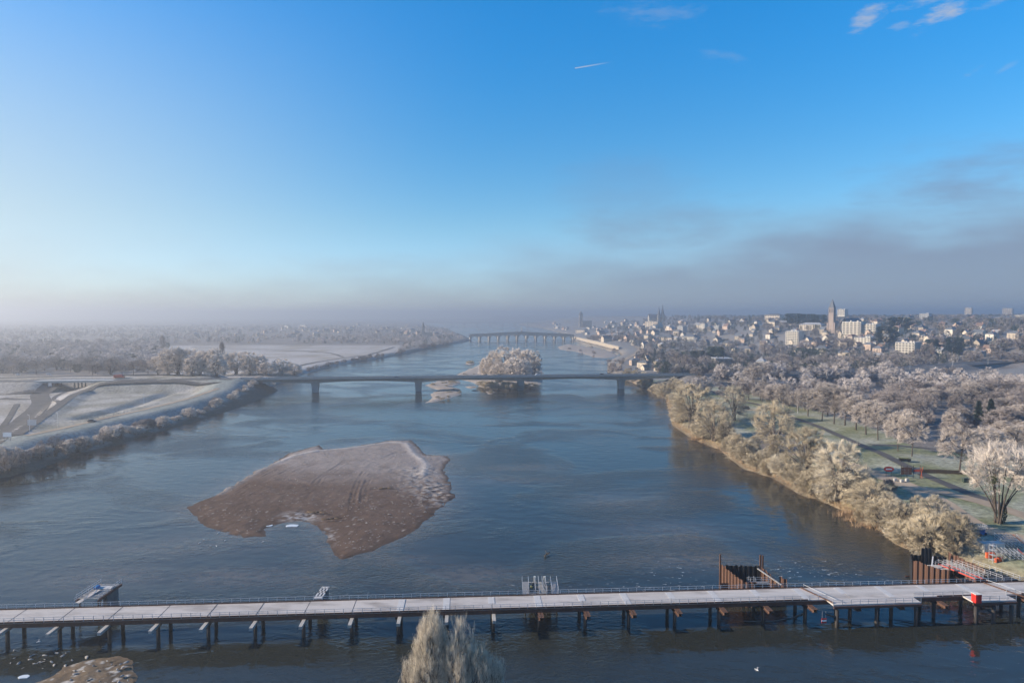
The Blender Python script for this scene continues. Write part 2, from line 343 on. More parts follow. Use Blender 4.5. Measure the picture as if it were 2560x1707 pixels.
def grow(a, step, end, k=1.07):
    r = []; s_ = step
    while a < end: s_ *= k; a += s_; r.append(a)
    return r
gy = [-900, -600, -400, -250, -150, -60, 0, 40] + list(np.arange(60, 780, 3.6)); gy = gy + grow(gy[-1], 3.6, 12000)
gx = list(np.arange(-500, 520, 3.6)); gx = [-q for q in reversed(grow(500, 3.6, 9500))] + gx + grow(gx[-1], 3.6, 9500)
GX, GY = np.meshgrid(np.array(gx), np.array(gy)); X, Y = GX.ravel(), GY.ravel(); HZ = Hf(X, Y)
nx, ny = len(gx), len(gy)
ii = np.arange(nx * ny).reshape(ny, nx)
quads = np.stack([ii[:-1, :-1], ii[:-1, 1:], ii[1:, 1:], ii[1:, :-1]], -1).reshape(-1, 4)
RD = polydist(X, Y, RIV)
keep = (RD[quads] > -25).any(1)
def lerp(a, b, t): return a + (b - a) * t[:, None]
C = np.tile(np.array((.39, .37, .36)), (len(X), 1))
nz = fbm(X, Y, 38, 21); nz2 = fbm(X, Y, 12, 31); nz3 = fbm(X, Y, 140, 41)
right = X > np.interp(Y, [0, 640, 1900, 9000], [-40, -40, 30, -250])
C = lerp(C, np.array((.25, .22, .18)), np.clip((nz - .40) * 3, 0, 1) * .85)
uu, vv_ = pxof(X, np.maximum(Y, 30)) if False else (X, Y)
grass = lerp(np.tile((.19, .198, .11), (len(X), 1)), np.array((.33, .33, .27)), np.clip((nz2 - .35) * 2.6, 0, 1))
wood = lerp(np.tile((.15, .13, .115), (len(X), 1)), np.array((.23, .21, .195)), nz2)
C = np.where(right[:, None], grass, C)
cpd, _ = linedist(X, Y, [tuple(P(*p, 4)) for p in [(1764, 973), (1836, 999), (1913, 1016), (1981, 1044), (2062, 1073), (2164, 1118), (2240, 1154), (2291, 1178), (2389, 1220), (2444, 1246)]])
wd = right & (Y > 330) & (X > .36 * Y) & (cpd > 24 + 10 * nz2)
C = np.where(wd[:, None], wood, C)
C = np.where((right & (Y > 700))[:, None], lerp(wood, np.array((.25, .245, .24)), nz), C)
fy = Y * math.cos(PITCH) + CAMH * math.sin(PITCH); fu = np.where(Y > 100, CX + F * X / np.maximum(fy, 1), 0); fv = np.where(Y > 100, CY - F * (Y * math.sin(PITCH) - (CAMH - 5) * math.cos(PITCH)) / np.maximum(fy, 1), 0)
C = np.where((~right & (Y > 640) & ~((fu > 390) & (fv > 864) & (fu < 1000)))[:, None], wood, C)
bas = polydist(X, Y, [tuple(P(*p)[:2]) for p in ((60, 1085, 4), (160, 1012, 4), (240, 968, 4), (540, 958, 4), (540, 978, 4), (400, 1015, 4), (200, 1066, 4))])
C = np.where((bas < 0)[:, None], lerp(np.tile((.21, .20, .165), (len(X), 1)), np.array((.36, .34, .315)), np.clip((fbm(X, Y, 16, 71) - .3) * 2.2, 0, 1)), C)
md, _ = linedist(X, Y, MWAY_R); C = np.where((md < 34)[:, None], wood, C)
dd, _ = linedist(X, Y, DYKE)
C = np.where(((dd < 34) & ~right & (RD < 40))[:, None], lerp(np.tile((.19, .21, .195), (len(X), 1)), np.array((.27, .28, .265)), nz2), C)
C = lerp(C, np.array((.30, .225, .15)), np.clip(1 - RD / 9, 0, 1) * np.where(right & (Y < 720), .9, .35))
C = np.where((RD < 0)[:, None], np.array((.10, .085, .065)), C)
mt = bpy.data.materials.new('ground_cover'); mt.use_nodes = True; t_ = mt.node_tree; b_ = t_.nodes['Principled BSDF']; b_.inputs['Roughness'].default_value = .95; b_.inputs['Specular IOR Level'].default_value = .15
at = t_.nodes.new('ShaderNodeAttribute'); at.attribute_name = 'Col'
ge = t_.nodes.new('ShaderNodeNewGeometry'); nn = t_.nodes.new('ShaderNodeTexNoise'); nn.inputs['Scale'].default_value = .55; nn.inputs['Detail'].default_value = 6; nn.inputs['Roughness'].default_value = .7; t_.links.new(ge.outputs['Position'], nn.inputs['Vector'])
mr_ = t_.nodes.new('ShaderNodeMapRange'); mr_.inputs[1].default_value = .3; mr_.inputs[2].default_value = .7; mr_.inputs[3].default_value = .48; mr_.inputs[4].default_value = 1.5; t_.links.new(nn.outputs['Fac'], mr_.inputs[0])
vm = t_.nodes.new('ShaderNodeVectorMath'); vm.operation = 'SCALE'; t_.links.new(at.outputs['Color'], vm.inputs[0]); t_.links.new(mr_.outputs[0], vm.inputs['Scale']); t_.links.new(vm.outputs[0], b_.inputs['Base Color'])
bp_ = t_.nodes.new('ShaderNodeBump'); bp_.inputs['Distance'].default_value = .35; bp_.inputs['Strength'].default_value = .7; t_.links.new(nn.outputs['Fac'], bp_.inputs['Height']); t_.links.new(bp_.outputs[0], b_.inputs['Normal'])
def setcol(me, C):
    a = me.color_attributes.new('Col', 'FLOAT_COLOR', 'POINT'); a.data.foreach_set('color', np.concatenate([C, np.ones((len(C), 1))], 1).astype(np.float32).ravel())
me = npmesh('ground', np.stack([X, Y, HZ], 1), [quads[keep]], mt, smooth=True); setcol(me, C)
tag(link('ground', me), kind='structure')

# ---------------------------------------------------------------- water
wm = bpy.data.materials.new('river_water'); wm.use_nodes = True; t_ = wm.node_tree; b_ = t_.nodes['Principled BSDF']
b_.inputs['Base Color'].default_value = (.014, .026, .032, 1); b_.inputs['Roughness'].default_value = .07; b_.inputs['IOR'].default_value = 1.33; b_.inputs['Specular IOR Level'].default_value = .5
ge = t_.nodes.new('ShaderNodeNewGeometry')
def wn(scale, st=(1, 1, 1), detail=3, rot=0.0, dist=0.0):
    mp = t_.nodes.new('ShaderNodeMapping'); mp.inputs['Scale'].default_value = st; mp.inputs['Rotation'].default_value = (0, 0, rot); t_.links.new(ge.outputs['Position'], mp.inputs[0])
    n = t_.nodes.new('ShaderNodeTexNoise'); n.inputs['Scale'].default_value = scale; n.inputs['Detail'].default_value = detail; n.inputs['Distortion'].default_value = dist; t_.links.new(mp.outputs[0], n.inputs['Vector']); return n.outputs['Fac']
def wmath(op, a, b):
    n = t_.nodes.new('ShaderNodeMath'); n.operation = op
    for i, v in enumerate((a, b)):
        if isinstance(v, bpy.types.NodeSocket): t_.links.new(v, n.inputs[i])
        else: n.inputs[i].default_value = v
    return n.outputs[0]
def wss(v, lo, hi, a=0.0, b=1.0):
    n = t_.nodes.new('ShaderNodeMapRange'); n.interpolation_type = 'SMOOTHSTEP'; t_.links.new(v, n.inputs[0]); n.inputs[1].default_value = lo; n.inputs[2].default_value = hi; n.inputs[3].default_value = a; n.inputs[4].default_value = b; return n.outputs[0]
patch = wn(.015, (1, 1.4, 1), 6, .3, 1.1)                       # calm and rippled reaches
big = wn(.16, (1, 1.6, 1), 3, .4); small = wn(.75, (1, 1.5, 1), 3, -.2, .4)
amp = wss(patch, .42, .60, .08, 1.5)
mid_ = wn(.33, (1, 1.7, 1), 4, .1, 1.2)
h_ = wmath('ADD', wmath('ADD', wmath('MULTIPLY', big, .42), wmath('MULTIPLY', wmath('MULTIPLY', mid_, amp), .34)), wmath('MULTIPLY', wmath('MULTIPLY', small, amp), .2))
bp_ = t_.nodes.new('ShaderNodeBump'); bp_.inputs['Distance'].default_value = .42; bp_.inputs['Strength'].default_value = 1.0; t_.links.new(h_, bp_.inputs['Height']); t_.links.new(bp_.outputs[0], b_.inputs['Normal'])
t_.links.new(wss(patch, .42, .62, .03, .18), b_.inputs['Roughness'])
at = t_.nodes.new('ShaderNodeAttribute'); at.attribute_name = 'Col'; sp_ = t_.nodes.new('ShaderNodeSeparateColor'); t_.links.new(at.outputs['Color'], sp_.inputs[0])
bedn = wn(.35, (1, 1.4, 1), 5, .2, .5); bed = wmath('MULTIPLY', sp_.outputs[0], wss(bedn, .3, .65, .35, 1.0))
mxb = t_.nodes.new('ShaderNodeMix'); mxb.data_type = 'RGBA'; mxb.inputs[6].default_value = (.024, .027, .024, 1); mxb.inputs[7].default_value = (.125, .10, .075, 1); t_.links.new(bed, mxb.inputs[0])
foamn = wn(1.1, (.5, 1.3, 1), 6, .35, .8); foam = wmath('MULTIPLY', wss(foamn, .62, .72), sp_.outputs[1])
mxf = t_.nodes.new('ShaderNodeMix'); mxf.data_type = 'RGBA'; t_.links.new(foam, mxf.inputs[0]); t_.links.new(mxb.outputs[2], mxf.inputs[6]); mxf.inputs[7].default_value = (.62, .63, .62, 1); t_.links.new(mxf.outputs[2], b_.inputs['Base Color'])
wx = np.concatenate([[-9500, -3000, -1000, -500], np.arange(-330, 300, 5.0), [500, 1000, 3000, 9500]]); wy = np.concatenate([[-900, -200, 20], np.arange(70, 560, 5.0), [620, 700, 900, 1500, 3000, 12000]])
WX, WY = np.meshgrid(wx, wy); WX, WY = WX.ravel(), WY.ravel(); I = np.arange(len(WX)).reshape(len(wy), len(wx))
wf = np.stack([I[:-1, :-1], I[:-1, 1:], I[1:, 1:], I[1:, :-1]], -1).reshape(-1, 4)
wme = npmesh('river_water', np.stack([WX, WY, WX * 0], 1), [wf], wm)
SHOAL = [(620, 1440, 22, 8), (1150, 1440, 20, 8), (1480, 1500, 16, 5), (760, 1450, 14, 6), (560, 1350, 26, 9), (430, 1372, 30, 8), (1640, 1330, 22, 16), (1720, 1400, 26, 8), (1250, 1200, 26, 10), (250, 1440, 20, 10), (960, 1400, 16, 7), (1300, 1170, 22, 8), (1560, 1250, 18, 14)]
sh = np.zeros(len(WX))
for px, py, a, b in SHOAL: q = P(px, py); sh = np.maximum(sh, np.exp(-((WX - q[0]) / a) ** 2 - ((WY - q[1]) / b) ** 2) * .8)
SHP = [P(*p)[:2] for p in ((469, 1268), (725, 1133), (979, 1101), (1119, 1140), (1129, 1244), (1009, 1339), (850, 1401), (786, 1317), (706, 1305), (611, 1343), (483, 1277))]
sh = np.maximum(sh, np.exp(-np.maximum(polydist(WX, WY, SHP), 0) / 7.5)); sh = np.maximum(sh, .7 * np.exp(-np.maximum(-polydist(WX, WY, RIV), 0) / 6)); sh = sh * (.55 + .8 * fbm(WX, WY, 18, 12))
fo = np.zeros(len(WX))
for px, py, a, b in ((1990, 1425, 16, 9), (2120, 1440, 12, 6), (1700, 1430, 9, 9), (1960, 1470, 8, 5), (1620, 1470, 14, 5), (850, 1480, 8, 4), (1280, 1470, 5, 3)): q = P(px, py); fo = np.maximum(fo, np.exp(-((WX - q[0]) / a) ** 2 - ((WY - q[1]) / b) ** 2))
setcol(wme, np.stack([np.clip(sh, 0, 1), np.clip(fo, 0, 1), sh * 0], 1)); tag(link('river_water', wme), kind='structure')

# ---------------------------------------------------------------- sandbars and islets
gravel = bpy.data.materials.new('wet_gravel'); gravel.use_nodes = True; t_ = gravel.node_tree; b_ = t_.nodes['Principled BSDF']; b_.inputs['Roughness'].default_value = .9; b_.inputs['Specular IOR Level'].default_value = .2
at = t_.nodes.new('ShaderNodeAttribute'); at.attribute_name = 'Col'; ge = t_.nodes.new('ShaderNodeNewGeometry')
nn = t_.nodes.new('ShaderNodeTexNoise'); nn.inputs['Scale'].default_value = 1.6; nn.inputs['Detail'].default_value = 7; nn.inputs['Roughness'].default_value = .75; t_.links.new(ge.outputs['Position'], nn.inputs['Vector'])
mr_ = t_.nodes.new('ShaderNodeMapRange'); mr_.inputs[1].default_value = .3; mr_.inputs[2].default_value = .7; mr_.inputs[3].default_value = .7; mr_.inputs[4].default_value = 1.3; t_.links.new(nn.outputs['Fac'], mr_.inputs[0])
vm = t_.nodes.new('ShaderNodeVectorMath'); vm.operation = 'SCALE'; t_.links.new(at.outputs['Color'], vm.inputs[0]); t_.links.new(mr_.outputs[0], vm.inputs['Scale']); t_.links.new(vm.outputs[0], b_.inputs['Base Color'])
bp_ = t_.nodes.new('ShaderNodeBump'); bp_.inputs['Distance'].default_value = .12; bp_.inputs['Strength'].default_value = .8; t_.links.new(nn.outputs['Fac'], bp_.inputs['Height']); t_.links.new(bp_.outputs[0], b_.inputs['Normal'])
def islet(name, poly, step, hmax, fall, colfun, label, rough=.12, extra=None, group=None):
    poly = np.array(poly); x0, y0 = poly.min(0)[:2] - 4; x1, y1 = poly.max(0)[:2] + 4
    a = np.arange(x0, x1, step); b = np.arange(y0, y1, step); A, B = np.meshgrid(a, b); x, y = A.ravel(), B.ravel()
    d = -polydist(x, y, poly); d = d + (fbm(x, y, 5, 77) - .5) * 2.6 + (fbm(x, y, 14, 76) - .5) * 3 + (fbm(x, y, 1.7, 79, 2) - .5) * .7
    h = np.where(d > 0, hmax * (1 - np.exp(-np.maximum(d, 0) / fall)), np.maximum(d * .12, -.7)) + np.where(d > .6, (fbm(x, y, 3, 55) - .5) * rough * 2 + (fbm(x, y, .9, 56, 2) - .5) * rough, 0)
    if extra is not None: h = h + extra(x, y, d)
    n_, m_ = len(b), len(a); I = np.arange(n_ * m_).reshape(n_, m_)
    q = np.stack([I[:-1, :-1], I[:-1, 1:], I[1:, 1:], I[1:, :-1]], -1).reshape(-1, 4); q = q[(h[q] > -.65).any(1)]
    used = np.unique(q); mp = np.zeros(len(x), int); mp[used] = np.arange(len(used))
    me = npmesh(name, np.stack([x, y, h], 1)[used], [mp[q]], gravel, smooth=True); setcol(me, colfun(x, y, d, h)[used])
    return tag(link(name, me), kind='structure')
SB = [(469, 1268), (544, 1234), (636, 1179), (679, 1158), (725, 1133), (801, 1110), (807, 1123), (875, 1118), (979, 1101), (1028, 1101), (1052, 1124), (1067, 1136), (1119, 1140), (1123, 1152), (1110, 1173), (1124, 1219), (1129, 1244), (1092, 1274), (1052, 1308), (1009, 1339), (930, 1378), (875, 1391), (850, 1401), (835, 1381), (807, 1335), (786, 1317), (761, 1302), (706, 1305), (651, 1323), (660, 1339), (611, 1343), (569, 1334), (510, 1314), (483, 1277)]
SBP = [tuple(P(*p)[:2]) for p in SB]
def pxof(x, y): 
    f = y * math.cos(PITCH) + CAMH * math.sin(PITCH); u = y * math.sin(PITCH) - CAMH * math.cos(PITCH)
    return CX + F * x / f, CY - F * u / f
TRACKS = [[(770, 1290), (760, 1250), (800, 1200), (860, 1160), (940, 1130), (1000, 1115)], [(880, 1280), (885, 1240), (900, 1200), (930, 1165), (990, 1135)], [(590, 1235), (640, 1205), (700, 1175), (760, 1155)], [(610, 1240), (665, 1208), (720, 1180), (765, 1158)], [(630, 1243), (690, 1210), (750, 1178)], [(905, 1275), (910, 1230), (925, 1195)], [(560, 1240), (620, 1205), (690, 1165)]]
TRACKS = [[tuple(P(*p)) for p in t] for t in TRACKS]
RIM = [tuple(P(*p)) for p in [(545, 1236), (640, 1180), (690, 1158), (740, 1140), (800, 1128), (870, 1122), (980, 1106), (1015, 1110), (1032, 1135), (1050, 1150), (1065, 1165), (1058, 1190)]]
CHURN = [tuple(P(*p)) for p in [(1040, 1180), (1080, 1225), (1100, 1250), (1060, 1215)]]
def sbextra(x, y, d):
    h = np.zeros(len(x))
    for t in TRACKS:
        dd, _ = linedist(x, y, t); dd = np.abs(dd + (fbm(x, y, 6, 91) - .5) * 1.2)
        h += (-.15 * np.exp(-((dd - 1.0) / .4) ** 2) + .10 * np.exp(-((dd - 1.7) / .4) ** 2)) * np.clip((fbm(x, y, 7, 92) - .32) * 3.2, 0, 1.3)
    dd, _ = linedist(x, y, RIM); h += .32 * np.exp(-(dd / 2.0) ** 2)
    dd, _ = linedist(x, y, CHURN); h += np.exp(-(dd / 9) ** 2) * (fbm(x, y, 2.2, 95) - .45) * 1.0
    return np.where(d > .5, h, 0)
def sbcol(x, y, d, h):
    n = fbm(x, y, 7, 61); n2_ = fbm(x, y, 1.6, 62); u, v = pxof(x, y)
    c = lerp(np.tile((.075, .046, .033), (len(x), 1)), np.array((.125, .083, .062)), n)
    up = np.clip((1215 + (u - 700) * .07 - v) / 70, 0, 1)                           # frost lies on the raised upstream end
    fr = np.clip(up * (.35 + 1.1 * n) + np.clip((h - .8) * 1.2, 0, 1) * .3, 0, 1) * np.clip(d / 2.5, 0, 1)
    c = lerp(c, np.array((.27, .232, .215)), np.clip(fr, 0, .85))
    dd, _ = linedist(x, y, RIM); c = lerp(c, np.array((.44, .40, .375)), np.exp(-(dd / 2.0) ** 2) * .75 * np.clip(n2_ * 2.2, 0, 1))
    dd, _ = linedist(x, y, CHURN); c = lerp(c, np.array((.34, .31, .29)), np.exp(-(dd / 9) ** 2) * np.clip((n2_ - .4) * 4, 0, 1) * .8)
    lowp = np.clip((v - 1200) / 60, 0, 1) * (fbm(x, y, .9, 64, 2) > .82); c = lerp(c, np.array((.36, .33, .30)), lowp * .7)
    ic = np.exp(-(((u - 745) / 50) ** 2 + ((v - 1296) / 14) ** 2)) + np.exp(-(((u - 815) / 26) ** 2 + ((v - 1345) / 26) ** 2))
    c = lerp(c, np.array((.55, .56, .58)), np.clip(ic * 1.1 - .2, 0, 1) * np.clip((fbm(x, y, 1.2, 66) - .42) * 4, 0, 1) * .8)
    wet = np.clip(1 - d / 3.0, 0, 1); c = lerp(c, np.array((.05, .032, .024)), wet * .6)
    return c
islet('gravel_bank', SBP, .55, .95, 10, sbcol, None, .15, extra=sbextra)
def ncol(x, y, d, h):
    n = fbm(x, y, 2.5, 61); c = lerp(np.tile((.075, .052, .034), (len(x), 1)), np.array((.20, .145, .095)), n)
    return lerp(c, np.array((.45, .43, .40)), np.clip((fbm(x, y, 1.3, 68) - .64) * 9, 0, 1) * .8)
islet('gravel_bank', [tuple(P(*p)[:2]) for p in [(60, 1712), (140, 1690), (165, 1668), (225, 1650), (290, 1644), (322, 1654), (336, 1682), (325, 1712), (290, 1770), (90, 1780)]], .3, .5, 3, ncol, None, .16)
def vcol(x, y, d, h):
    n = fbm(x, y, 4, 61); return lerp(np.tile((.24, .19, .15), (len(x), 1)), np.array((.42, .37, .33)), n)
islet('islet', [tuple(P(*p)[:2]) for p in [(1064, 963), (1095, 952), (1145, 951), (1152, 958), (1126, 967), (1150, 972), (1152, 986), (1122, 996), (1092, 1004), (1063, 1007), (1080, 994), (1074, 985), (1100, 975), (1080, 970)]], 2.0, .8, 3, vcol, None, .35)
islet('islet', [tuple(P(*p)[:2]) for p in [(1143, 936), (1178, 921), (1205, 910), (1345, 913), (1357, 932), (1354, 952), (1342, 970), (1300, 974), (1240, 972), (1205, 968), (1182, 956), (1150, 948)]], 2.5, 1.2, 4, vcol, None, .35)
for cx_, cy_, rx_, ry_ in ((1176, 908, 12, 3.2), (1226, 981, 9, 4), (1178, 968, 14, 3), (1186, 976, 9, 2)):
    islet('islet', [tuple(P(cx_ + rx_ * math.cos(k * .52), cy_ + ry_ * math.sin(k * .52))[:2]) for k in range(12)], 1.6, .7, 3, vcol, None, .3)
islet('islet', [tuple(P(*p)[:2]) for p in [(1394, 867), (1420, 860), (1470, 868), (1530, 879), (1544, 890), (1520, 895), (1490, 894), (1440, 879), (1400, 874)]], 4.0, 1.2, 6, vcol, None, .3)
islet('islet', [(-9 + 22 * math.cos(k * .4), 106 + 9 * math.sin(k * .4)) for k in range(16)], 1.5, 1.0, 4, ncol, None, .2)

# ---------------------------------------------------------------- roads and paths
def strip(name, pts, width, m, lift=.14, kind='structure', sub=6.0, follow=True):
    pts = [np.array(p, float) for p in pts]; d = [pts[0]]
    for a, b in zip(pts[:-1], pts[1:]):
        n = max(1, int(np.linalg.norm((b - a)[:2]) / sub))
        for k in range(1, n + 1): d.append(a + (b - a) * k / n)
    d = np.array(d)
    for _ in range(3): d[1:-1] = (d[:-2] + 2 * d[1:-1] + d[2:]) / 4
    tg = np.gradient(d[:, :2], axis=0); tg /= np.linalg.norm(tg, axis=1)[:, None] + 1e-9; nr = np.stack([-tg[:, 1], tg[:, 0]], 1)
    ws = np.linspace(-.5, .5, 5) * width; V = []
    for q in ws:
        xy = d[:, :2] + nr * q; z = (Hf(xy[:, 0], xy[:, 1]) if follow else d[:, 2]) + lift; V.append(np.column_stack([xy, z]))
    V = np.stack(V, 1); n = len(d); I = np.arange(n * 5).reshape(n, 5)
    if follow: V[:, :, 2] = np.maximum(V[:, :, 2], V[:, :, 2].mean(1, keepdims=True) - .05)
    f = np.stack([I[:-1, :-1], I[:-1, 1:], I[1:, 1:], I[1:, :-1]], -1).reshape(-1, 4)
    return tag(link(name, npmesh(name, V.reshape(-1, 3), [f], m, smooth=True)), kind=kind)
def HP(l): return [hit(*p) for p in l]
A_, G_, FA_ = MATS['asphalt'], MATS['gravel_track'], MATS['frost_asphalt']
strip('cycle_path', HP([(1764, 973), (1836, 999), (1913, 1016), (1981, 1044), (2062, 1073), (2164, 1118), (2240, 1154), (2291, 1178), (2389, 1220), (2444, 1246), (2500, 1262)]), 4.6, FA_)
strip('gravel_track', HP([(1934, 1131), (2000, 1134), (2100, 1155), (2155, 1173), (2223, 1195), (2283, 1220), (2351, 1254), (2393, 1288), (2436, 1322), (2490, 1346), (2580, 1352)]), 8.5, G_, .10)
strip('gravel_track', HP([(2300, 1222), (2360, 1230), (2420, 1245), (2500, 1268), (2620, 1310)]), 6.5, G_, .18)
strip('park_path', HP([(2176, 1112), (2240, 1112), (2338, 1121), (2420, 1135)]), 4.5, FA_)
strip('riverside_path', HP([(1760, 1010), (1820, 1022), (1900, 1027)]), 5, G_)
strip('motorway', MWAY_L1, 17, A_, .1, follow=False); strip('motorway', MWAY_L2, 17, A_, .1, follow=False); strip('motorway', MWAY_R, 17, A_, .1, follow=False)
strip('slip_road', [hit(*p) for p in [(2330, 912), (2385, 918), (2366, 926), (2374, 934), (2420, 940)]], 8, A_, .25)
strip('slip_road', HP([(2420, 913), (2520, 905), (2600, 902)]), 9, A_, .3)
strip('junction_road', [(-480, 622, 0), (-420, 640, 0), (-330, 652, 0), (-262, 640, 0)], 7, A_, .25)
strip('dyke_path', HP([(66, 1089), (180, 1066), (240, 1050), (350, 1026), (420, 1010), (480, 994), (545, 971)]), 4.2, G_, .15)
strip('basin_road', HP([(40, 1088), (98, 1049), (149, 1013), (184, 987), (226, 967), (330, 958), (450, 956), (550, 956)]), 6, FA_, .15)
strip('approach_road', HP([(-40, 1112), (20, 1083), (60, 1056), (90, 1028), (106, 1006), (98, 990), (100, 980), (125, 970), (146, 963)]), 13, FA_, .12)
strip('approach_road', HP([(0, 996), (50, 1000), (100, 998)]), 8, FA_, .16)
strip('approach_road', HP([(-20, 988), (40, 985), (98, 982)]), 7, FA_, .16)
strip('park_path', HP([(150, 1012), (132, 995), (150, 985), (172, 974), (195, 971)]), 3, FA_, .2)
strip('approach_road', HP([(0, 1075), (20, 1050), (34, 1025), (42, 1010)]), 3.5, FA_, .16)
# quay and far levee roads beyond the motorway bridge
strip('levee_road', HP([(1548, 931), (1545, 912), (1568, 896), (1590, 884), (1600, 872), (1580, 862)]), 8, G_, .3)
strip('levee_road', HP([(700, 925), (780, 908), (860, 895), (920, 888), (960, 876), (985, 868)]), 6, FA_, .3)
strip('levee_road', HP([(480, 868), (620, 874), (760, 878), (830, 884), (858, 893)]), 5, FA_, .4)
# ================================================================ motorway bridge
MM = MATS
BR = math.atan(RSL); bx0 = -37.0
root = empty('motorway_bridge', (bx0, ry(bx0) + 9, 0), BR, 'long grey concrete motorway bridge on four tall piers across the river', 'bridge')
def bl(xw): return (xw - bx0) / math.cos(BR)
xs = [bl(-247), bl(-179), bl(-86.5), bl(8), bl(104), bl(176)]
for i in range(5):
    a, b = xs[i], xs[i + 1]; top = []; bot = []
    for k in range(17):
        u = k / 16; x = a + (b - a) * u
        if i == 0: dep = 2.3 + 1.9 * u ** 2.2
        elif i == 4: dep = 2.3 + 1.9 * (1 - u) ** 2.2
        else: dep = 2.3 + 1.9 * abs(2 * u - 1) ** 2.2
        bot.append((x, 12.55 - dep))
    m = MB()
    for k in range(16):
        (xa, za), (xb, zb) = bot[k], bot[k + 1]
        m.extr([(xa, za), (xb, zb), (xb, 12.55), (xa, 12.55)], -4.6, 4.6)
    m.build('girder_span', MM['bridge_concrete'], root)
m = MB(); m.box(((xs[0] + xs[-1]) / 2, 0, 12.75), (xs[-1] - xs[0], 18, .4)); m.build('deck_slab', MM['bridge_concrete'], root)
m = MB(); m.box(((xs[0] + xs[-1]) / 2, 0, 12.98), (xs[-1] - xs[0], 16.6, .06)); m.build('carriageway', MM['asphalt'], root)
for s in (-1, 1):
    m = MB(); m.box(((xs[0] + xs[-1]) / 2, s * 9.12, 12.95), (xs[-1] - xs[0], .25, 1.0)); p = m.build('parapet', MM['concrete'], root)
    m = MB(); m.box(((xs[0] + xs[-1]) / 2, s * 9.0, 14.3), (xs[-1] - xs[0], .08, .1)); m.box(((xs[0] + xs[-1]) / 2, s * 9.0, 13.9), (xs[-1] - xs[0], .06, .08)); m.build('railing', MM['galv_dull'], root)
m = MB(); m.box(((xs[0] + xs[-1]) / 2, 0, 13.35), (xs[-1] - xs[0], .4, .6)); m.build('median_barrier', MM['concrete'], root)
for x in xs[1:5]:
    m = MB(); a, b = [(-2.5, -2.2), (2.5, -2.2), (2.5, 2.2), (-2.5, 2.2)], [(-3.2, -3.2), (3.2, -3.2), (3.2, 3.2), (-3.2, 3.2)]
    vv = [(x + p[0], p[1], -3) for p in a] + [(x + p[0], p[1], 8.4) for p in b]
    m.add(vv, [(0, 1, 5, 4), (1, 2, 6, 5), (2, 3, 7, 6), (3, 0, 4, 7), (3, 2, 1, 0), (4, 5, 6, 7)]); m.build('pier', MM['bridge_concrete'], root)
for x, s in ((xs[0] - 1, -1), (xs[-1] + 1, 1)):
    m = MB(); m.box((x, 0, 6.2), (4, 17, 12.7)); m.build('abutment', MM['bridge_concrete'], root)
# small overpass on the left
root = empty('road_overpass', (-384, ry(-384) + 9, 0), BR, 'low concrete overpass on short pillars at the left junction', 'bridge')
m = MB(); m.box((0, 0, 12.3), (70, 18, 1.3)); m.build('deck_slab', MM['bridge_concrete'], root)
for s in (-1, 1): m = MB(); m.box((0, s * 9.1, 12.9), (72, .3, 1.1)); m.build('parapet', MM['concrete'], root)
for x in (-14, 3, 6, 20):
    for y in (-6, 0, 6): m = MB(); m.cyl((x, y, 2), (x, y, 11.7), .55, n=8); m.build('pillar', MM['concrete_dark'], root)
# ================================================================ old stone arch bridge
root = empty('stone_arch_bridge', (27, 1927, 0), 0, 'old stone bridge with eleven arches and a central obelisk far upriver', 'bridge')
edges = np.linspace(-145, 145, 12)
def topz(x): return 15.5 + 7.2 * (1 - abs(x) / 145)
for i in range(11):
    a, b = edges[i], edges[i + 1]; mid = (a + b) / 2; hw = (b - a) / 2 * .76; crown = topz(mid) * .66
    m = MB(); N = 12; prev = None
    pts = [(mid - hw * math.cos(math.pi * k / N), -1 + (crown + 1) * math.sin(math.pi * k / N) ** .9) for k in range(N + 1)]
    for k in range(N):
        (xa, za), (xb, zb) = pts[k], pts[k + 1]
        m.extr([(xa, za), (xb, zb), (xb, topz(xb)), (xa, topz(xa))], -7.5, 7.5)
    m.build('arch', MM['stone'], root)
for i in range(12):
    x = edges[i]; m = MB(); m.prism([(x - 3.2, -7.6), (x, -11), (x + 3.2, -7.6), (x + 3.2, 7.6), (x, 11), (x - 3.2, 7.6)], -3, topz(x) * .55); m.box((x, 0, topz(x) / 2 - .6), (6.6, 15.1, topz(x) + 1.0)); m.build('pier', MM['stone'], root)
for s in (-1, 1):
    m = MB()
    for i in range(11): m.beam((edges[i], s * 7.6, topz(edges[i]) + .5), (edges[i + 1], s * 7.6, topz(edges[i + 1]) + .5), .6, 1.3)
    m.build('parapet', MM['stone'], root)
m = MB(); m.box((0, -7.5, 24.5), (5, 3, 4)); m.cyl((0, -7.5, 26), (0, -7.5, 38), 1.5, .15, 4); m.build('obelisk', MM['stone'], root)
# farther bridge in the fog
root = empty('distant_bridge', (-60, 4300, 0), 0, 'faint flat bridge in the fog behind the stone arches', 'bridge')
m = MB(); m.box((0, 0, 24), (900, 14, 3)); m.build('deck_slab', MM['bridge_concrete'], root)
for k in range(-4, 5): m = MB(); m.box((k * 80, 0, 9), (6, 12, 24)); m.build('pier', MM['bridge_concrete'], root)
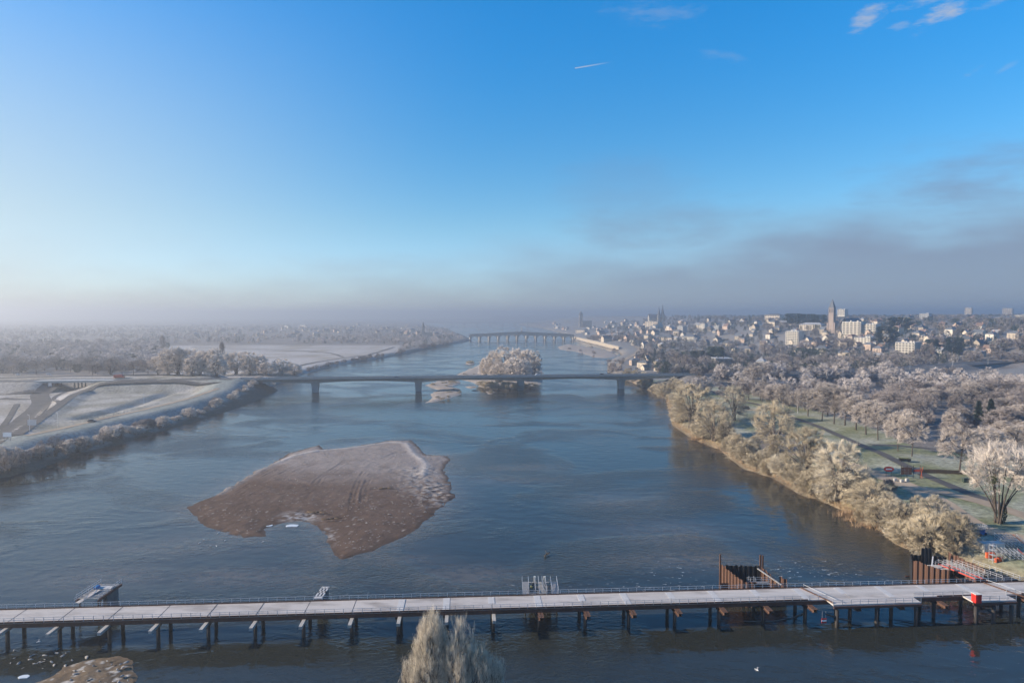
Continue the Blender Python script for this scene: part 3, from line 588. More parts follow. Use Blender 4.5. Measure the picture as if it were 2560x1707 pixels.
# quay wall
qa, qb, qc = P(1432, 848), P(1490, 862), P(1548, 878)
root = empty('quay_wall', qa, 0, 'pale stone quay wall along the town riverfront', 'wall')
m = MB()
for a, b in ((qa, qb), (qb, qc)): m.beam(Vector(a) - Vector(qa) + Vector((0, 0, 3.8)), Vector(b) - Vector(qa) + Vector((0, 0, 3.8)), 2.5, 9)
m.build('wall_face', MM['wall_cream'], root)
m = MB()
for a, b in ((qa, qb), (qb, qc)): m.beam(Vector(a) - Vector(qa) + Vector((0, 0, 8.8)), Vector(b) - Vector(qa) + Vector((0, 0, 8.8)), .8, 1.0)
m.build('parapet', MM['stone'], root)
a, b = hit(1640, 900), hit(2090, 905)
a, b = hit(1830, 903), hit(2085, 900)
root = empty('boundary_wall', a, 0, 'long low mauve wall below the hillside houses', 'wall')
m = MB(); m.beam((0, 0, 2.0), (b[0] - a[0], b[1] - a[1], 2.0 + b[2] - a[2]), .6, 6); m.build('wall_face', MM['wall_pink'], root)
m = MB(); m.beam((0, 0, 5.2), (b[0] - a[0], b[1] - a[1], 5.2 + b[2] - a[2]), .9, .35); m.build('coping', MM['stone'], root)

# ================================================================ temporary trestle bridge
TA = math.atan(.067); TR = (0, 151.9, 0); DZ = 5.3
def tx(px, v=0.0):
    k = (px - CX) / F; c, s_ = math.cos(PITCH), math.sin(PITCH)
    return k * ((151.9 + v) * c + (CAMH - DZ) * s_) / (1 - .067 * k * c) / math.cos(TA)
tre = empty('trestle_bridge', TR, TA, 'long temporary steel trestle bridge with pale frosted deck in the foreground', 'bridge')
x0 = tx(11, -3.5) - 3 * 10.25; nsec = 30
deckme = {}
def shared(key, fn):
    if key not in deckme: deckme[key] = fn()
    return deckme[key]
pme = MB().box((0, 0, 0), (10.16, 6.7, .3)).mesh('deck_panel', MM['deck_frost'])
gme = MB().box((0, 0, 0), (10.2, .35, .8)).mesh('edge_girder', MM['rust_steel'])
ime = MB().box((0, 0, 0), (10.2, .3, .7)).mesh('girder', MM['dark_steel'])
kme = MB().box((0, 0, 0), (10.2, .12, .28)).mesh('kerb', MM['rust_steel'])
pile = MB().cyl((0, 0, -3), (0, 0, 4.0), .40, n=10).mesh('pile', MM['pile_steel'], True)
pilecap = MB().box((0, 0, 3.75), (1.2, 1.1, .5)).mesh('pile_cap', MM['dark_steel'])
def hbeam(L0, L1, m_):
    b = MB(); y = (L0 + L1) / 2; l = L1 - L0
    b.box((0, y, .32), (.55, l, .06)).box((0, y, -.32), (.55, l, .06)).box((0, y, 0), (.08, l, .6)); return b.mesh('cross_beam', m_)
cb1 = MB().box((0, -1.8, 0), (.75, 10.6, .62)).mesh('cross_beam', MM['frost_beam'])
cb2 = hbeam(-6.3, 3.6, MM['rust_light'])
plate = MB().box((0, 0, 0), (1.5, 6.3, .05)).mesh('cover_plate', MM['deck_plate'])
lane = MB().box((0, 0, 0), (10.1, 2.9, .03)).mesh('lane_panel', MM['deck_lane'])
seam = MB().box((0, 0, 0), (.13, 6.8, .02)).mesh('joint', MM['dark_steel'])
xr = tx(1290)
for i in range(nsec):
    xc = x0 + (i + .5) * 10.25; jit = random.uniform(-.02, .02)
    link('deck_panel', pme, tre, (xc, 0, DZ - .15 + jit))
    wide = any(tx(a_) - 2 < xc < tx(b_) + 2 for a_, b_ in ((2072, 2290), (2415, 2524)))
    for s in (-1, 1):
        link('edge_girder', gme, tre, (xc, s * 3.45, DZ - .62))
        if not (wide and s < 0): link('kerb', kme, tre, (xc, s * 3.44, DZ + .09))
    link('girder', ime, tre, (xc, -1.2, DZ - .7)); link('girder', ime, tre, (xc, 1.2, DZ - .7))
    xb = x0 + i * 10.25
    for y in (-2.7, 2.7):
        p_ = link('pile', pile, tre, (xb + random.uniform(-.25, .25), y, 0)); link('pile_cap', pilecap, p_)
    if xb < xr: link('cross_beam', cb1, tre, (xb + .2, 0, DZ - 1.25))
    else:
        link('cross_beam', cb2, tre, (xb - .05, 0, DZ - 1.32)); link('cross_beam', cb2, tre, (xb + .6, 0, DZ - 1.32))
    if xb > tx(960):
        o = link('cover_plate', plate, tre, (xb + random.uniform(-.3, .3), 0, DZ + .03))
        if xb > tx(1030) and i % 2: o.scale = (1, .55, 1); o.location.y = 1.2
    elif xb > x0: link('joint', seam, tre, (xb, 0, DZ + .012))
    if xb > tx(1640): link('lane_panel', lane, tre, (xc, -.1, DZ + .022))
# widened stretches at the right
for pa, pb, wd in ((2072, 2290, 2.9), (2415, 2524, 3.2)):
    a, b = tx(pa, -5), tx(pb, -5); m = MB(); m.box(((a + b) / 2, -3.36 - wd / 2, DZ - .135), (b - a, wd + .2, .3)); m.build('side_platform', MM['deck_frost'], tre)
    m = MB(); m.box(((a + b) / 2, -3.65 - wd, DZ - .55), (b - a, .3, .5)); m.build('edge_girder', MM['rust_steel'], tre)
    for x in (a + 1, (a + b) / 2, b - 1): link('pile', pile, tre, (x, -3.2 - wd, 0))
# railings
post = MB().box((0, 0, .55), (.085, .085, 1.1)).mesh('post', MM['galv'])
xa, xb = x0, x0 + nsec * 10.25
segs = [(max(xa, tx(-60)), tx(2640), 3.55)]
f0, f1, f2, f3 = tx(2072, -5), tx(2290, -5), tx(2415, -5), tx(2524, -5)
segs += [(max(xa, tx(-60)), f0, -3.55), (f0, f1, -6.3), (f1, f2, -3.55), (f2, f3, -6.6), (f3, tx(2640), -3.55)]
for a, b, y in segs:
    m = MB()
    for z in (1.08, .6): m.box(((a + b) / 2, y, DZ + z), (b - a, .06, .06))
    rl = m.build('railing', MM['galv'], tre); n = max(1, int((b - a) / 2.0))
    for k in range(n + 1): link('post', post, rl, (a + k * (b - a) / n + random.uniform(-.08, .08), y, DZ))
# splayed barrier at the expansion joint and at the right end
for px in (2035, 2500):
    x = tx(px); m = MB(); m.beam((x - 1.5, 3.2, DZ + .15), (x + 1.6, -5.6, DZ + .15), .22, .22); m.build('joint_beam', MM['rust_light'], tre)
    m = MB(); m.beam((x - .9, 3.2, DZ + .9), (x + 2.2, -5.6, DZ + .9), .08, .08); m.build('guard_rail', MM['galv'], tre)
# red cabinet, sign, floating booms
q = P(2447, 1508, DZ)
root = empty('site_cabinet', (q[0], q[1], DZ), TA, 'bright red box cabinet standing on the trestle deck', 'cabinet')
m = MB(); m.box((0, .7, 1.0), (1.4, 1.4, 1.9)); m.build('body', MM['red_paint'], root); m = MB(); m.box((0, .7, 2.0), (1.5, 1.5, .1)); m.build('lid', MM['container_white'], root); m = MB(); m.box((0, -.02, 1.0), (.9, .03, 1.5)); m.build('door', MM['red_paint'], root)
q = P(2055, 1560, 1.0); q[1] = 148.5; q[0] = (2055 - CX) / F * 152
root = empty('navigation_sign', (q[0], q[1], 0), TA, 'red and white banded river sign hanging under the trestle', 'sign')
m = MB(); m.box((0, 0, 2.6), (1.15, .06, 1.1)); m.build('panel', MM['red_paint'], root); m = MB(); m.box((0, -.045, 2.6), (1.15, .03, .36)); m.build('white_band', MM['sign_white'], root)
m = MB()
for s in (-.4, .4): m.beam((s, .05, 2.6), (s, .05, 4.7), .06)
m.build('hanger', MM['galv_dull'], root)
def boom(pts, label):
    m = MB()
    for a, b in zip(pts[:-1], pts[1:]): m.cyl(a, b, .16, n=6)
    return m
bo = [P(1860, 1553), P(1930, 1553), P(1980, 1545), P(2012, 1532)]
tag(boom([(p[0], p[1], .05) for p in bo], '').build('floating_boom', MM['concrete_dark']), 'dark floating boom curving on the water under the trestle', 'boom')
bo = [P(2065, 1534), P(2095, 1545), P(2130, 1552)]
tag(boom([(p[0], p[1], .05) for p in bo], '').build('floating_boom', MM['concrete_dark']), 'short floating boom right of the red and white sign', 'boom')
bo = [P(2263, 1441), P(2298, 1440)]
tag(boom([(p[0], p[1], .1) for p in bo], '').build('floating_boom', MM['rust_steel']), 'dark red floating tube beside the right cofferdam', 'boom')

# ================================================================ piers and cofferdams beside the trestle
def rails(root, a, b, name='railing', zb=0.0, n=None, m_='galv', h=1.1):
    a, b = Vector(a), Vector(b); m = MB()
    for z in (h, h * .55): m.beam(a + Vector((0, 0, z)), b + Vector((0, 0, z)), .06)
    n = n or max(2, int((b - a).length / 1.6))
    for k in range(n + 1):
        q = a.lerp(b, k / n); m.beam(q, q + Vector((0, 0, h + .05)), .08)
    return m.build(name, MM[m_], root)
# left landing platform
root = empty('landing_platform', (-96, 156.5, 0), 0, 'steel work platform with handrails beside the left end of the trestle', 'platform')
m = MB(); m.box((1.7, 1.6, 1.2), (.9, 4.6, 8.2)); m.build('concrete_wall', MM['concrete_dark'], root)
for lx, ly in ((-2.3, -3.6), (-2.3, 4.2), (1.9, -3.6)): m = MB(); m.cyl((lx, ly, -2.5), (lx, ly, 5.4), .2, n=6); m.build('leg', MM['dark_steel'], root)
for k in range(16): m = MB(); m.box((-.2, -3.6 + k * .52, 5.75), (4.6, .3, .12)); m.build('plank', MM['galv_dull' if k % 3 else 'frost_beam'], root)
m = MB(); m.box((.1, 2.2, 5.9), (3.4, 1.8, .08)); m.build('deck_sheet', MM['deck_plate'], root)
for s in (-2.6, 2.3): m = MB(); m.beam((s, -4.4, 5.45), (s, 5.0, 5.45), .3, .5); m.build('side_beam', MM['rust_steel'], root); rails(root, (s, -4.4, 5.75), (s, 5.0, 5.75))
m = MB(); m.beam((-1.6, -5.6, 5.5), (-.4, .4, 6.1), 1.1, .1); m.build('gangway', MM['deck_frost'], root); rails(root, (-2.3, -5.6, 5.5), (-1.1, .4, 6.1))
m = MB(); m.box((-1.7, 1.8, 6.15), (.7, 1.6, .5)); m.build('tarp_box', MM['blue_machine'], root)
# slotted caisson top
root = empty('slotted_pier_head', (-44.4, 157, 0), 0, 'narrow pale slab with two slots standing in the water behind the trestle', 'pier')
m = MB()
for x in (-.75, 0, .75): m.box((x, .2, 5.3), (.36, 5.4, .3))
for y in (-2.9, 2.9, .3): m.box((0, y, 5.3), (1.86, .9, .3))
m.build('slotted_slab', MM['deck_plate'], root)
m = MB(); m.box((.2, .2, 1.6), (1.3, 5.0, 7.0)); m.build('stem', MM['concrete_dark'], root)
# central pier scaffold
root = empty('pier_scaffold', (6.7, 160.4, 0), 0, 'grey scaffold platform with stairway and handrails at the middle of the trestle', 'scaffold')
for x in (-3.6, -1.6, 1.4, 3.8):
    for y in (-3.2, 3.2): m = MB(); m.cyl((x, y, -2), (x, y, 5), .18, n=6); m.build('leg', MM['dark_steel'], root)
m = MB(); m.box((0, .3, 2), (5.2, 4.6, 5.2)); m.build('pier_core', MM['concrete_dark'], root)
for x in (-3.5, 3.4): m = MB(); m.box((x, 0, 5.1), (1.5, 7.4, .12)); m.build('walkway', MM['galv_dull'], root)
for y in (-3.5, 3.5): m = MB(); m.box((0, y, 4.95), (8.4, .35, .35)); m.build('cross_beam', MM['frost_beam'], root)
for x in (-4.25, -2.75, -1.2, 0.6, 2.65, 4.15): rails(root, (x, -3.6, 5.15), (x, 3.8, 5.4), n=5)
m = MB()
for k in range(14): m.box((.0 + .5, -4.6 + k * .5, 5.1 + k * .05), (1.5, .36, .08))
m.build('stairway', MM['frost_beam'], root); rails(root, (-.35, -4.6, 5.2), (-.35, 2.6, 5.9)); rails(root, (1.35, -4.6, 5.2), (1.35, 2.6, 5.9))
for x in (-1.2, 1.2): m = MB(); m.box((x, 3.0, 6.1), (.5, .5, 1.2)); m.build('pump_box', MM['container_white'], root)
m = MB(); m.cyl((-2.1, 1, 5.1), (-1.9, -1, 5.6), .25, n=6); m.build('hose_reel', MM['lichen_green'], root)
# sheet pile cofferdams
pr = [(-.3, 0), (-.2, .21), (.2, .21), (.3, 0), (.3, -.05), (.16, .15), (-.16, .15), (-.3, -.05)]
def sheet(m_):
    b = MB(); b.prism(pr, 0, 1); return b.mesh('sheet_pile', MM[m_])
SH = {k: sheet(k) for k in ('rust_light', 'rust_steel', 'black_steel')}
def sheets(root, a, b, z0, z1, m_, flip=1, jit=.25, base=-3.0):
    ox, oy = root.location.x, root.location.y; L_ = math.hypot(b[0] - a[0], b[1] - a[1]); n = max(1, round(L_ / .62)); an = math.atan2(b[1] - a[1], b[0] - a[0])
    for k in range(n):
        u = (k + .5) / n; zt = z0 + (z1 - z0) * u + random.uniform(-jit, jit)
        o = link('sheet_pile', SH[m_], root, (a[0] + (b[0] - a[0]) * u - ox, a[1] + (b[1] - a[1]) * u - oy, base), an + (math.pi if k % 2 else 0)); o.scale = (1.02, 1, zt - base)
root = empty('cofferdam', (59, 166, 0), 0, 'brown sheet pile cofferdam with two tall posts behind the trestle', 'cofferdam')
sheets(root, (52.8, 170), (55.6, 161.8), 7.3, 6.2, 'rust_light'); sheets(root, (55.6, 161.6), (58.6, 161.2), 6.0, 6.4, 'rust_light')
sheets(root, (52.8, 170.4), (62.4, 169.6), 6.9, 6.9, 'black_steel', jit=.15); sheets(root, (62.6, 169.4), (65.2, 164.2), 6.9, 5.0, 'rust_light', jit=.15); sheets(root, (65.2, 164), (66.6, 163.2), 6.4, 6.2, 'rust_light')
for x, y in ((52.6, 170.2), (62.5, 169.6), (63.0, 169.3)): m = MB(); m.box((x - 59, y - 166, 3.4), (.34, .42, 12.8)); m.build('king_pile', MM['rust_light'], root)
m = MB(); m.box((1.4, -1.2, 4.6), (5.2, 1.2, .12)); m.build('walkway', MM['galv_dull'], root); rails(root, (-1.2, -1.8, 4.65), (4.0, -1.8, 4.65)); rails(root, (-1.2, -.6, 4.65), (4.0, -.6, 4.65))
for x in (-.9, .3):
    for y in (-2.2, -.9): m = MB(); m.beam((x, y, 0), (x, y, 6.2), .09); m.build('tower_leg', MM['galv'], root)
m = MB()
for k in range(8): m.box((-.3, -2.4 + k * .12, 1.2 + k * .42), (1.0, .3, .06))
m.build('stair_flight', MM['galv'], root)
m = MB(); m.beam((2.6, 3.0, 6.6), (6.2, -3.2, 4.9), .45, .12); m.build('brace', MM['frost_beam'], root)
m = MB(); m.box((-.4, -3.2, 1.2), (2.0, 2.4, .1)); m.build('floor_sheet', MM['blue_machine'], root)
m = MB(); m.box((-7.2, -1.6, 2.6), (2.2, .12, 4.2)); m.build('side_plate', MM['rust_steel'], root)
root = empty('cofferdam', (112, 176, 0), 0, 'rusty sheet pile cofferdam with a tall black panel by the right bank', 'cofferdam')
sheets(root, (104.6, 176), (110.6, 170.6), 6.2, 5.2, 'rust_light'); sheets(root, (110.8, 170.6), (111.8, 172), 6.0, 6.0, 'rust_light')
sheets(root, (104.8, 176.4), (108, 182.6), 5.4, 5.2, 'black_steel', jit=.1); sheets(root, (108, 182.6), (117, 181.4), 5.4, 5.0, 'black_steel', jit=.1)
sheets(root, (117.2, 181), (119.6, 170), 6.4, 5.8, 'rust_light', jit=.3)
for k in range(3): m = MB(); m.prism([(p[0] * 1.55 + 109.4 - 112 + k * .93, p[1] * 1.6 + 3.4) for p in pr], -3, 8.1); m.build('tall_sheet_pile', MM['black_steel'], root)
m = MB(); m.beam((-3.2, -1.2, 3.4), (-.2, 3.0, 6.0), .3, .25); m.build('brace', MM['galv'], root)
m = MB(); m.box((1.0, 1.5, 3.6), (5, 3.5, .2)); m.build('inner_floor', MM['deck_plate'], root)
rails(root, (-1.5, 1.0, 4.0), (1.8, 3.6, 4.0)); rails(root, (-.2, -.6, 4.2), (3.6, -3.2, 5.2))
for x in (1.2, 3.2):
    m = MB(); m.beam((x - .4, 2.2, 4.3), (x + .3, -11.0, 5.5), .14, .28); m.build('red_beam', MM['red_rail'], root); m = MB(); m.beam((x + .35, 2.2, 4.3), (x + 1.05, -11.0, 5.5), .9, .08); m.build('gangway', MM['galv_dull'], root)
    rails(root, (x - .4, 2.2, 4.4), (x + .3, -11.0, 5.6)); rails(root, (x + 1.0, 2.2, 4.4), (x + 1.5, -11.0, 5.6))
root = empty('access_ramp', (112, 176, 0), 0, 'dark steel access ramp with handrails from the right bank to the trestle', 'ramp')
m = MB(); m.beam((7.6, 2.0, 4.2), (10.2, -11, 5.0), 4.4, .35); m.build('ramp', MM['dark_steel'], root); rails(root, (5.6, 2.0, 4.4), (8.2, -11, 5.2)); rails(root, (9.8, 2.0, 4.4), (12.4, -11, 5.2))
# ================================================================ trees
def unit(v): return v / (np.linalg.norm(v, axis=-1, keepdims=True) + 1e-9)
def tubes(A, B, ra, rb, n=4):
    A, B = np.asarray(A), np.asarray(B); ra = np.broadcast_to(ra, (len(A),)); rb = np.broadcast_to(rb, (len(A),))
    d = unit(B - A); up = np.where(np.abs(d[:, 2:]) < .9, np.array((0, 0, 1.)), np.array((1., 0, 0))); r = unit(np.cross(d, up)); u = np.cross(r, d)
    V = []
    for k in range(n):
        c, s_ = math.cos(2 * math.pi * k / n), math.sin(2 * math.pi * k / n); o = r * c + u * s_
        V.append(A + o * ra[:, None]); V.append(B + o * rb[:, None])
    V = np.stack(V, 1); base = np.arange(len(A))[:, None] * 2 * n
    f = np.concatenate([base + np.array([[2 * k, 2 * ((k + 1) % n), 2 * ((k + 1) % n) + 1, 2 * k + 1]]) for k in range(n)])
    return V.reshape(-1, 3), f
def bez(a, c, b, n):
    t = np.linspace(0, 1, n)[:, None]; return (1 - t) ** 2 * a + 2 * t * (1 - t) * c + t * t * b
def gen_tree(seed, H, W, style, nl, nb, tw, twl, tww, cb=.3, upb=.35, lumps=5):
    """returns (trunk V,F), (twig V,F).  style: round, bush, multi, column"""
    r = np.random.default_rng(seed); wr = W / 2
    z0 = cb * H; cz = (z0 + H) / 2; rz = (H - z0) / 2
    ld = unit(r.normal(size=(lumps, 3))); la = r.uniform(.10, .30, lumps)
    def env(d):
        k = np.clip(d @ ld.T, 0, 1) ** 3 @ la; return .78 + k
    def envpt(d, rad=1.0):
        fat = np.where(d[:, 2] < 0, np.maximum(1 - d[:, 2] ** 2, .08) ** -.3, 1.0) if style in ('bush', 'multi') else 1.0
        return np.stack([d[:, 0] * wr * fat, d[:, 1] * wr * fat, d[:, 2] * rz], 1) * (env(d) * rad)[:, None] + np.array((0, 0, cz))
    d = unit(r.normal(size=(nl, 3))); d[:, 2] = np.where(d[:, 2] < -.45, -d[:, 2], d[:, 2])
    tip = envpt(d, r.uniform(.72, .95, nl)); limbs = []; A = []; B = []; RA = []; RB = []
    def poly(p, ra, rb):
        n = len(p) - 1; rr = np.linspace(ra, rb, n + 1)
        A.extend(p[:-1]); B.extend(p[1:]); RA.extend(rr[:-1]); RB.extend(rr[1:])
    tr = H * .016
    if style in ('bush', 'multi'):
        for i in range(nl):
            st = np.array((*(r.normal(size=2) * W * .03), -.4)); ctl = np.array((tip[i, 0] * .3, tip[i, 1] * .3, tip[i, 2] * .6))
            p = bez(st, ctl, tip[i], 6); poly(p, tr * (1.0 if style == 'multi' else .45), tr * .15); limbs.append(bez(st, ctl, tip[i], 14)[5:])
    else:
        lean = r.normal(size=2) * H * .02; tp = bez(np.array((0, 0, -.5)), np.array((lean[0], lean[1], H * .45)), np.array((lean[0] * 2, lean[1] * 2, H * .92)), 7)
        poly(tp, tr * 1.3, tr * .15); limbs.append(bez(tp[0], tp[3], tp[-1], 20)[8:])
        for i in range(nl):
            hh = np.clip((tip[i, 2] / H) * .72 + r.uniform(-.08, .02), cb * .75, .85); k = hh / .92 * 6; k0 = int(min(k, 5)); st = tp[k0] + (tp[k0 + 1] - tp[k0]) * (k - k0)
            ctl = st + (tip[i] - st) * .45 + np.array((0, 0, -.06 * H if style == 'round' else -.1 * H)) * .5
            p = bez(st, ctl, tip[i], 5); poly(p, tr * .5, tr * .1); limbs.append(bez(st, ctl, tip[i], 12)[2:])
    L_ = np.concatenate(limbs)
    d = unit(r.normal(size=(nb, 3))); d[:, 2] = np.where((d[:, 2] < (-.95 if style in ('bush', 'multi') and cb < .2 else -.6)), -d[:, 2], d[:, 2])
    E = envpt(d, r.uniform(.45, 1.0, nb) ** .6); E[:, 2] = np.maximum(E[:, 2], (.03 if cb < .1 else .15) * H * (0 if style == 'bush' else 1) + .3)
    K = ((E[:, None, :] - L_[None]) ** 2).sum(-1) + np.maximum(0, L_[None, :, 2] - E[:, None, 2]) ** 2 * 2
    if upb > 1.5: K = ((E[:, None, :2] - L_[None, :, :2]) ** 2).sum(-1) * 3 + (L_[None, :, 2] - (E[:, None, 2] - 2.6)) ** 2
    S = L_[K.argmin(1)]; Mi = (S + E) / 2 + r.normal(size=(nb, 3)) * W * .015
    A.extend(S); B.extend(Mi); RA.extend([tr * .12] * nb); RB.extend([tr * .07] * nb); A.extend(Mi); B.extend(E); RA.extend([tr * .07] * nb); RB.extend([tr * .025] * nb)
    TV, TF = tubes(np.array(A), np.array(B), np.array(RA), np.array(RB), 4)
    idx = r.integers(0, nb, tw); u = r.uniform(.15, 1.05, tw)[:, None]
    O = np.where(u < .5, S[idx] + (Mi[idx] - S[idx]) * u * 2, Mi[idx] + (E[idx] - Mi[idx]) * (u - .5) * 2)
    outw = unit(O - np.array((0, 0, cz - rz * .3))); D = unit(unit(E[idx] - S[idx]) * .8 + outw * .5 + np.array((0, 0, upb)) + r.normal(size=(tw, 3)) * .36)
    Ln = twl * r.uniform(.5, 1.3, tw)[:, None]; side = unit(np.cross(D, r.normal(size=(tw, 3)))) * tww * r.uniform(.6, 1.4, tw)[:, None]
    bend = r.normal(size=(tw, 3)) * .18 * Ln; Mp = O + D * Ln * .5 + bend; T = O + D * Ln
    V = np.stack([O - side * .35, O + side * .35, Mp - side * .5, Mp + side * .5, T], 1).reshape(-1, 3); b = np.arange(tw)[:, None] * 5
    return (TV, TF), (V, b + np.array([[0, 1, 3, 2]]), b + np.array([[2, 3, 4]]))
def tree_meshes(name, twigmat, barkmat, seed, *a, **k):
    (tv, tf), (v, f4, f3) = gen_tree(seed, *a, **k)
    return npmesh(name + '_trunk', tv, [tf], MM[barkmat], smooth=True), npmesh(name + '_crown', v, [f4, f3], MM[twigmat])
def whole(name, twigmat, barkmat, seed, *a, **k):
    (tv, tf), (v, f4, f3) = gen_tree(seed, *a, **k); n = len(tv)
    return npmesh(name, np.concatenate([tv, v]), [tf, f4 + n, f3 + n], [MM[barkmat], MM[twigmat]], midx=np.concatenate([np.zeros(len(tf)), np.ones(len(f4) + len(f3))]))
# unit kinds: H=20 for trees, H=6 for shrubs
KIND = {}
for i in range(3): KIND['river%d' % i] = (20, 18, *tree_meshes('river', 'twig_warm' if i != 1 else 'twig_straw', 'bark_frost', 10 + i, 20, 18, 'multi', 18, 270, 13500, 1.8, .05, cb=.02, upb=.3, lumps=8))
for i in range(3): KIND['park%d' % i] = (20, 16, *tree_meshes('park', 'twig_mauve', 'bark', 20 + i, 20, 16, 'round', 14, 240, 11000, 1.5, .06, cb=.12, upb=.1, lumps=9))
for i in range(4): KIND['wood%d' % i] = (20, 17, *tree_meshes('wood', 'twig_pink', 'bark', 30 + i, 20, 17, 'round' if i % 2 else 'multi', 13, 180, 7500, 1.8, .07, cb=.06, upb=.25, lumps=8))
for i in range(3): KIND['bush%d' % i] = (6, 8, *tree_meshes('bush', 'twig_warm' if i != 1 else 'twig_straw', 'bark_frost', 40 + i, 6, 8, 'bush', 14, 190, 8000, .95, .036, cb=.0, upb=.3, lumps=8))
for i in range(2): KIND['greybush%d' % i] = (6, 8, *tree_meshes('greybush', 'twig_pink', 'bark_frost', 45 + i, 6, 8, 'bush', 10, 110, 3600, 1.15, .06, cb=.0, upb=.3))
for i in range(2): KIND['poplar%d' % i] = (20, 6, *tree_meshes('poplar', 'twig_pink', 'bark', 50 + i, 20, 6, 'column', 14, 120, 3200, 1.6, .09, cb=.1, upb=.9))
for i in range(3): KIND['willow%d' % i] = (20, 16, *tree_meshes('willow', 'twig_pale', 'bark_frost', 55 + i, 20, 16, 'multi', 14, 200, 11000, 1.9, .10, cb=.02, upb=.3, lumps=8))
KIND['paleshrub'] = (6, 8, *tree_meshes('paleshrub', 'twig_pale', 'bark_frost', 48, 6, 8, 'bush', 10, 110, 3600, 1.1, .06, cb=.0, upb=.5))
KIND['crowned'] = (20, 18, *tree_meshes('crowned', 'twig_pale', 'bark', 60, 20, 18, 'multi', 12, 300, 14000, 1.6, .055, cb=.26, upb=.25, lumps=10))
def conifer(seed, H, W, matn, flat=False, n=2600):
    r = np.random.default_rng(seed); t = r.uniform(0.04, 1, n) ** (.8); z = H * (.08 + .92 * t)
    prof = (1 - t) ** .8 * (.75 + .25 * np.sin(t * 38)) if not flat else np.sqrt(np.clip(1 - ((t - .6) / .55) ** 2, .02, 1)) * (.86 + .14 * np.sin(t * 17 + seed))
    an = r.uniform(0, 6.283, n); rad = W / 2 * prof * r.uniform(.45, 1.05, n) ** .6 * (1 + .18 * np.sin(an * 3 + seed))
    O = np.stack([np.cos(an) * rad, np.sin(an) * rad, z], 1); D = unit(np.stack([np.cos(an), np.sin(an), r.uniform(-.5, .2, n)], 1) + r.normal(size=(n, 3)) * .4)
    Ln = r.uniform(.5, 1.2, n)[:, None] * H * .055; sd = unit(np.cross(D, r.normal(size=(n, 3)))) * H * .014
    V = np.stack([O - D * Ln * .5, O - sd, O + D * Ln, O + sd], 1).reshape(-1, 3); f = np.arange(n)[:, None] * 4 + np.array([[0, 1, 2, 3]])
    tv, tf = tubes(np.array([[0, 0, -.5]]), np.array([[0, 0, H * .9]]), H * .018, H * .004, 5)
    return npmesh('conifer_trunk', tv, [tf], MM['bark']), npmesh('conifer_crown', V, [f], MM[matn])
KIND['fir'] = (20, 8, *conifer(3, 20, 8, 'needles', n=3200)); KIND['cedar0'] = (20, 17, *conifer(5, 20, 17, 'needles', True, 3600)); KIND['cedar1'] = (20, 15, *conifer(6, 20, 15, 'needles_frost', True, 3000))
KIND['pine'] = (20, 13, *conifer(8, 20, 13, 'needles_frost', True, 2600))
FARV = [whole('far_bare', 'twig_grey', 'bark', 300 + j, 10, 9, 'bush' if j % 2 else 'round', 8, 60, 1500, 1.5, .11, cb=.03, lumps=6) for j in range(4)]
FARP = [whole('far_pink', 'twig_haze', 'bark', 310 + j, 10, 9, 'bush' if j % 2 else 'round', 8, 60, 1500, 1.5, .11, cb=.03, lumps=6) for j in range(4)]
FARE = []
for j in range(3):
    for mm_, lst in (('needles', FARE),):
        tmx, cmx = conifer(400 + j, 10, 8, mm_, j != 1, 900); lst.append(cmx)
FARF = [conifer(420 + j, 10, 8, 'needles_frost', j != 1, 900)[1] for j in range(3)]
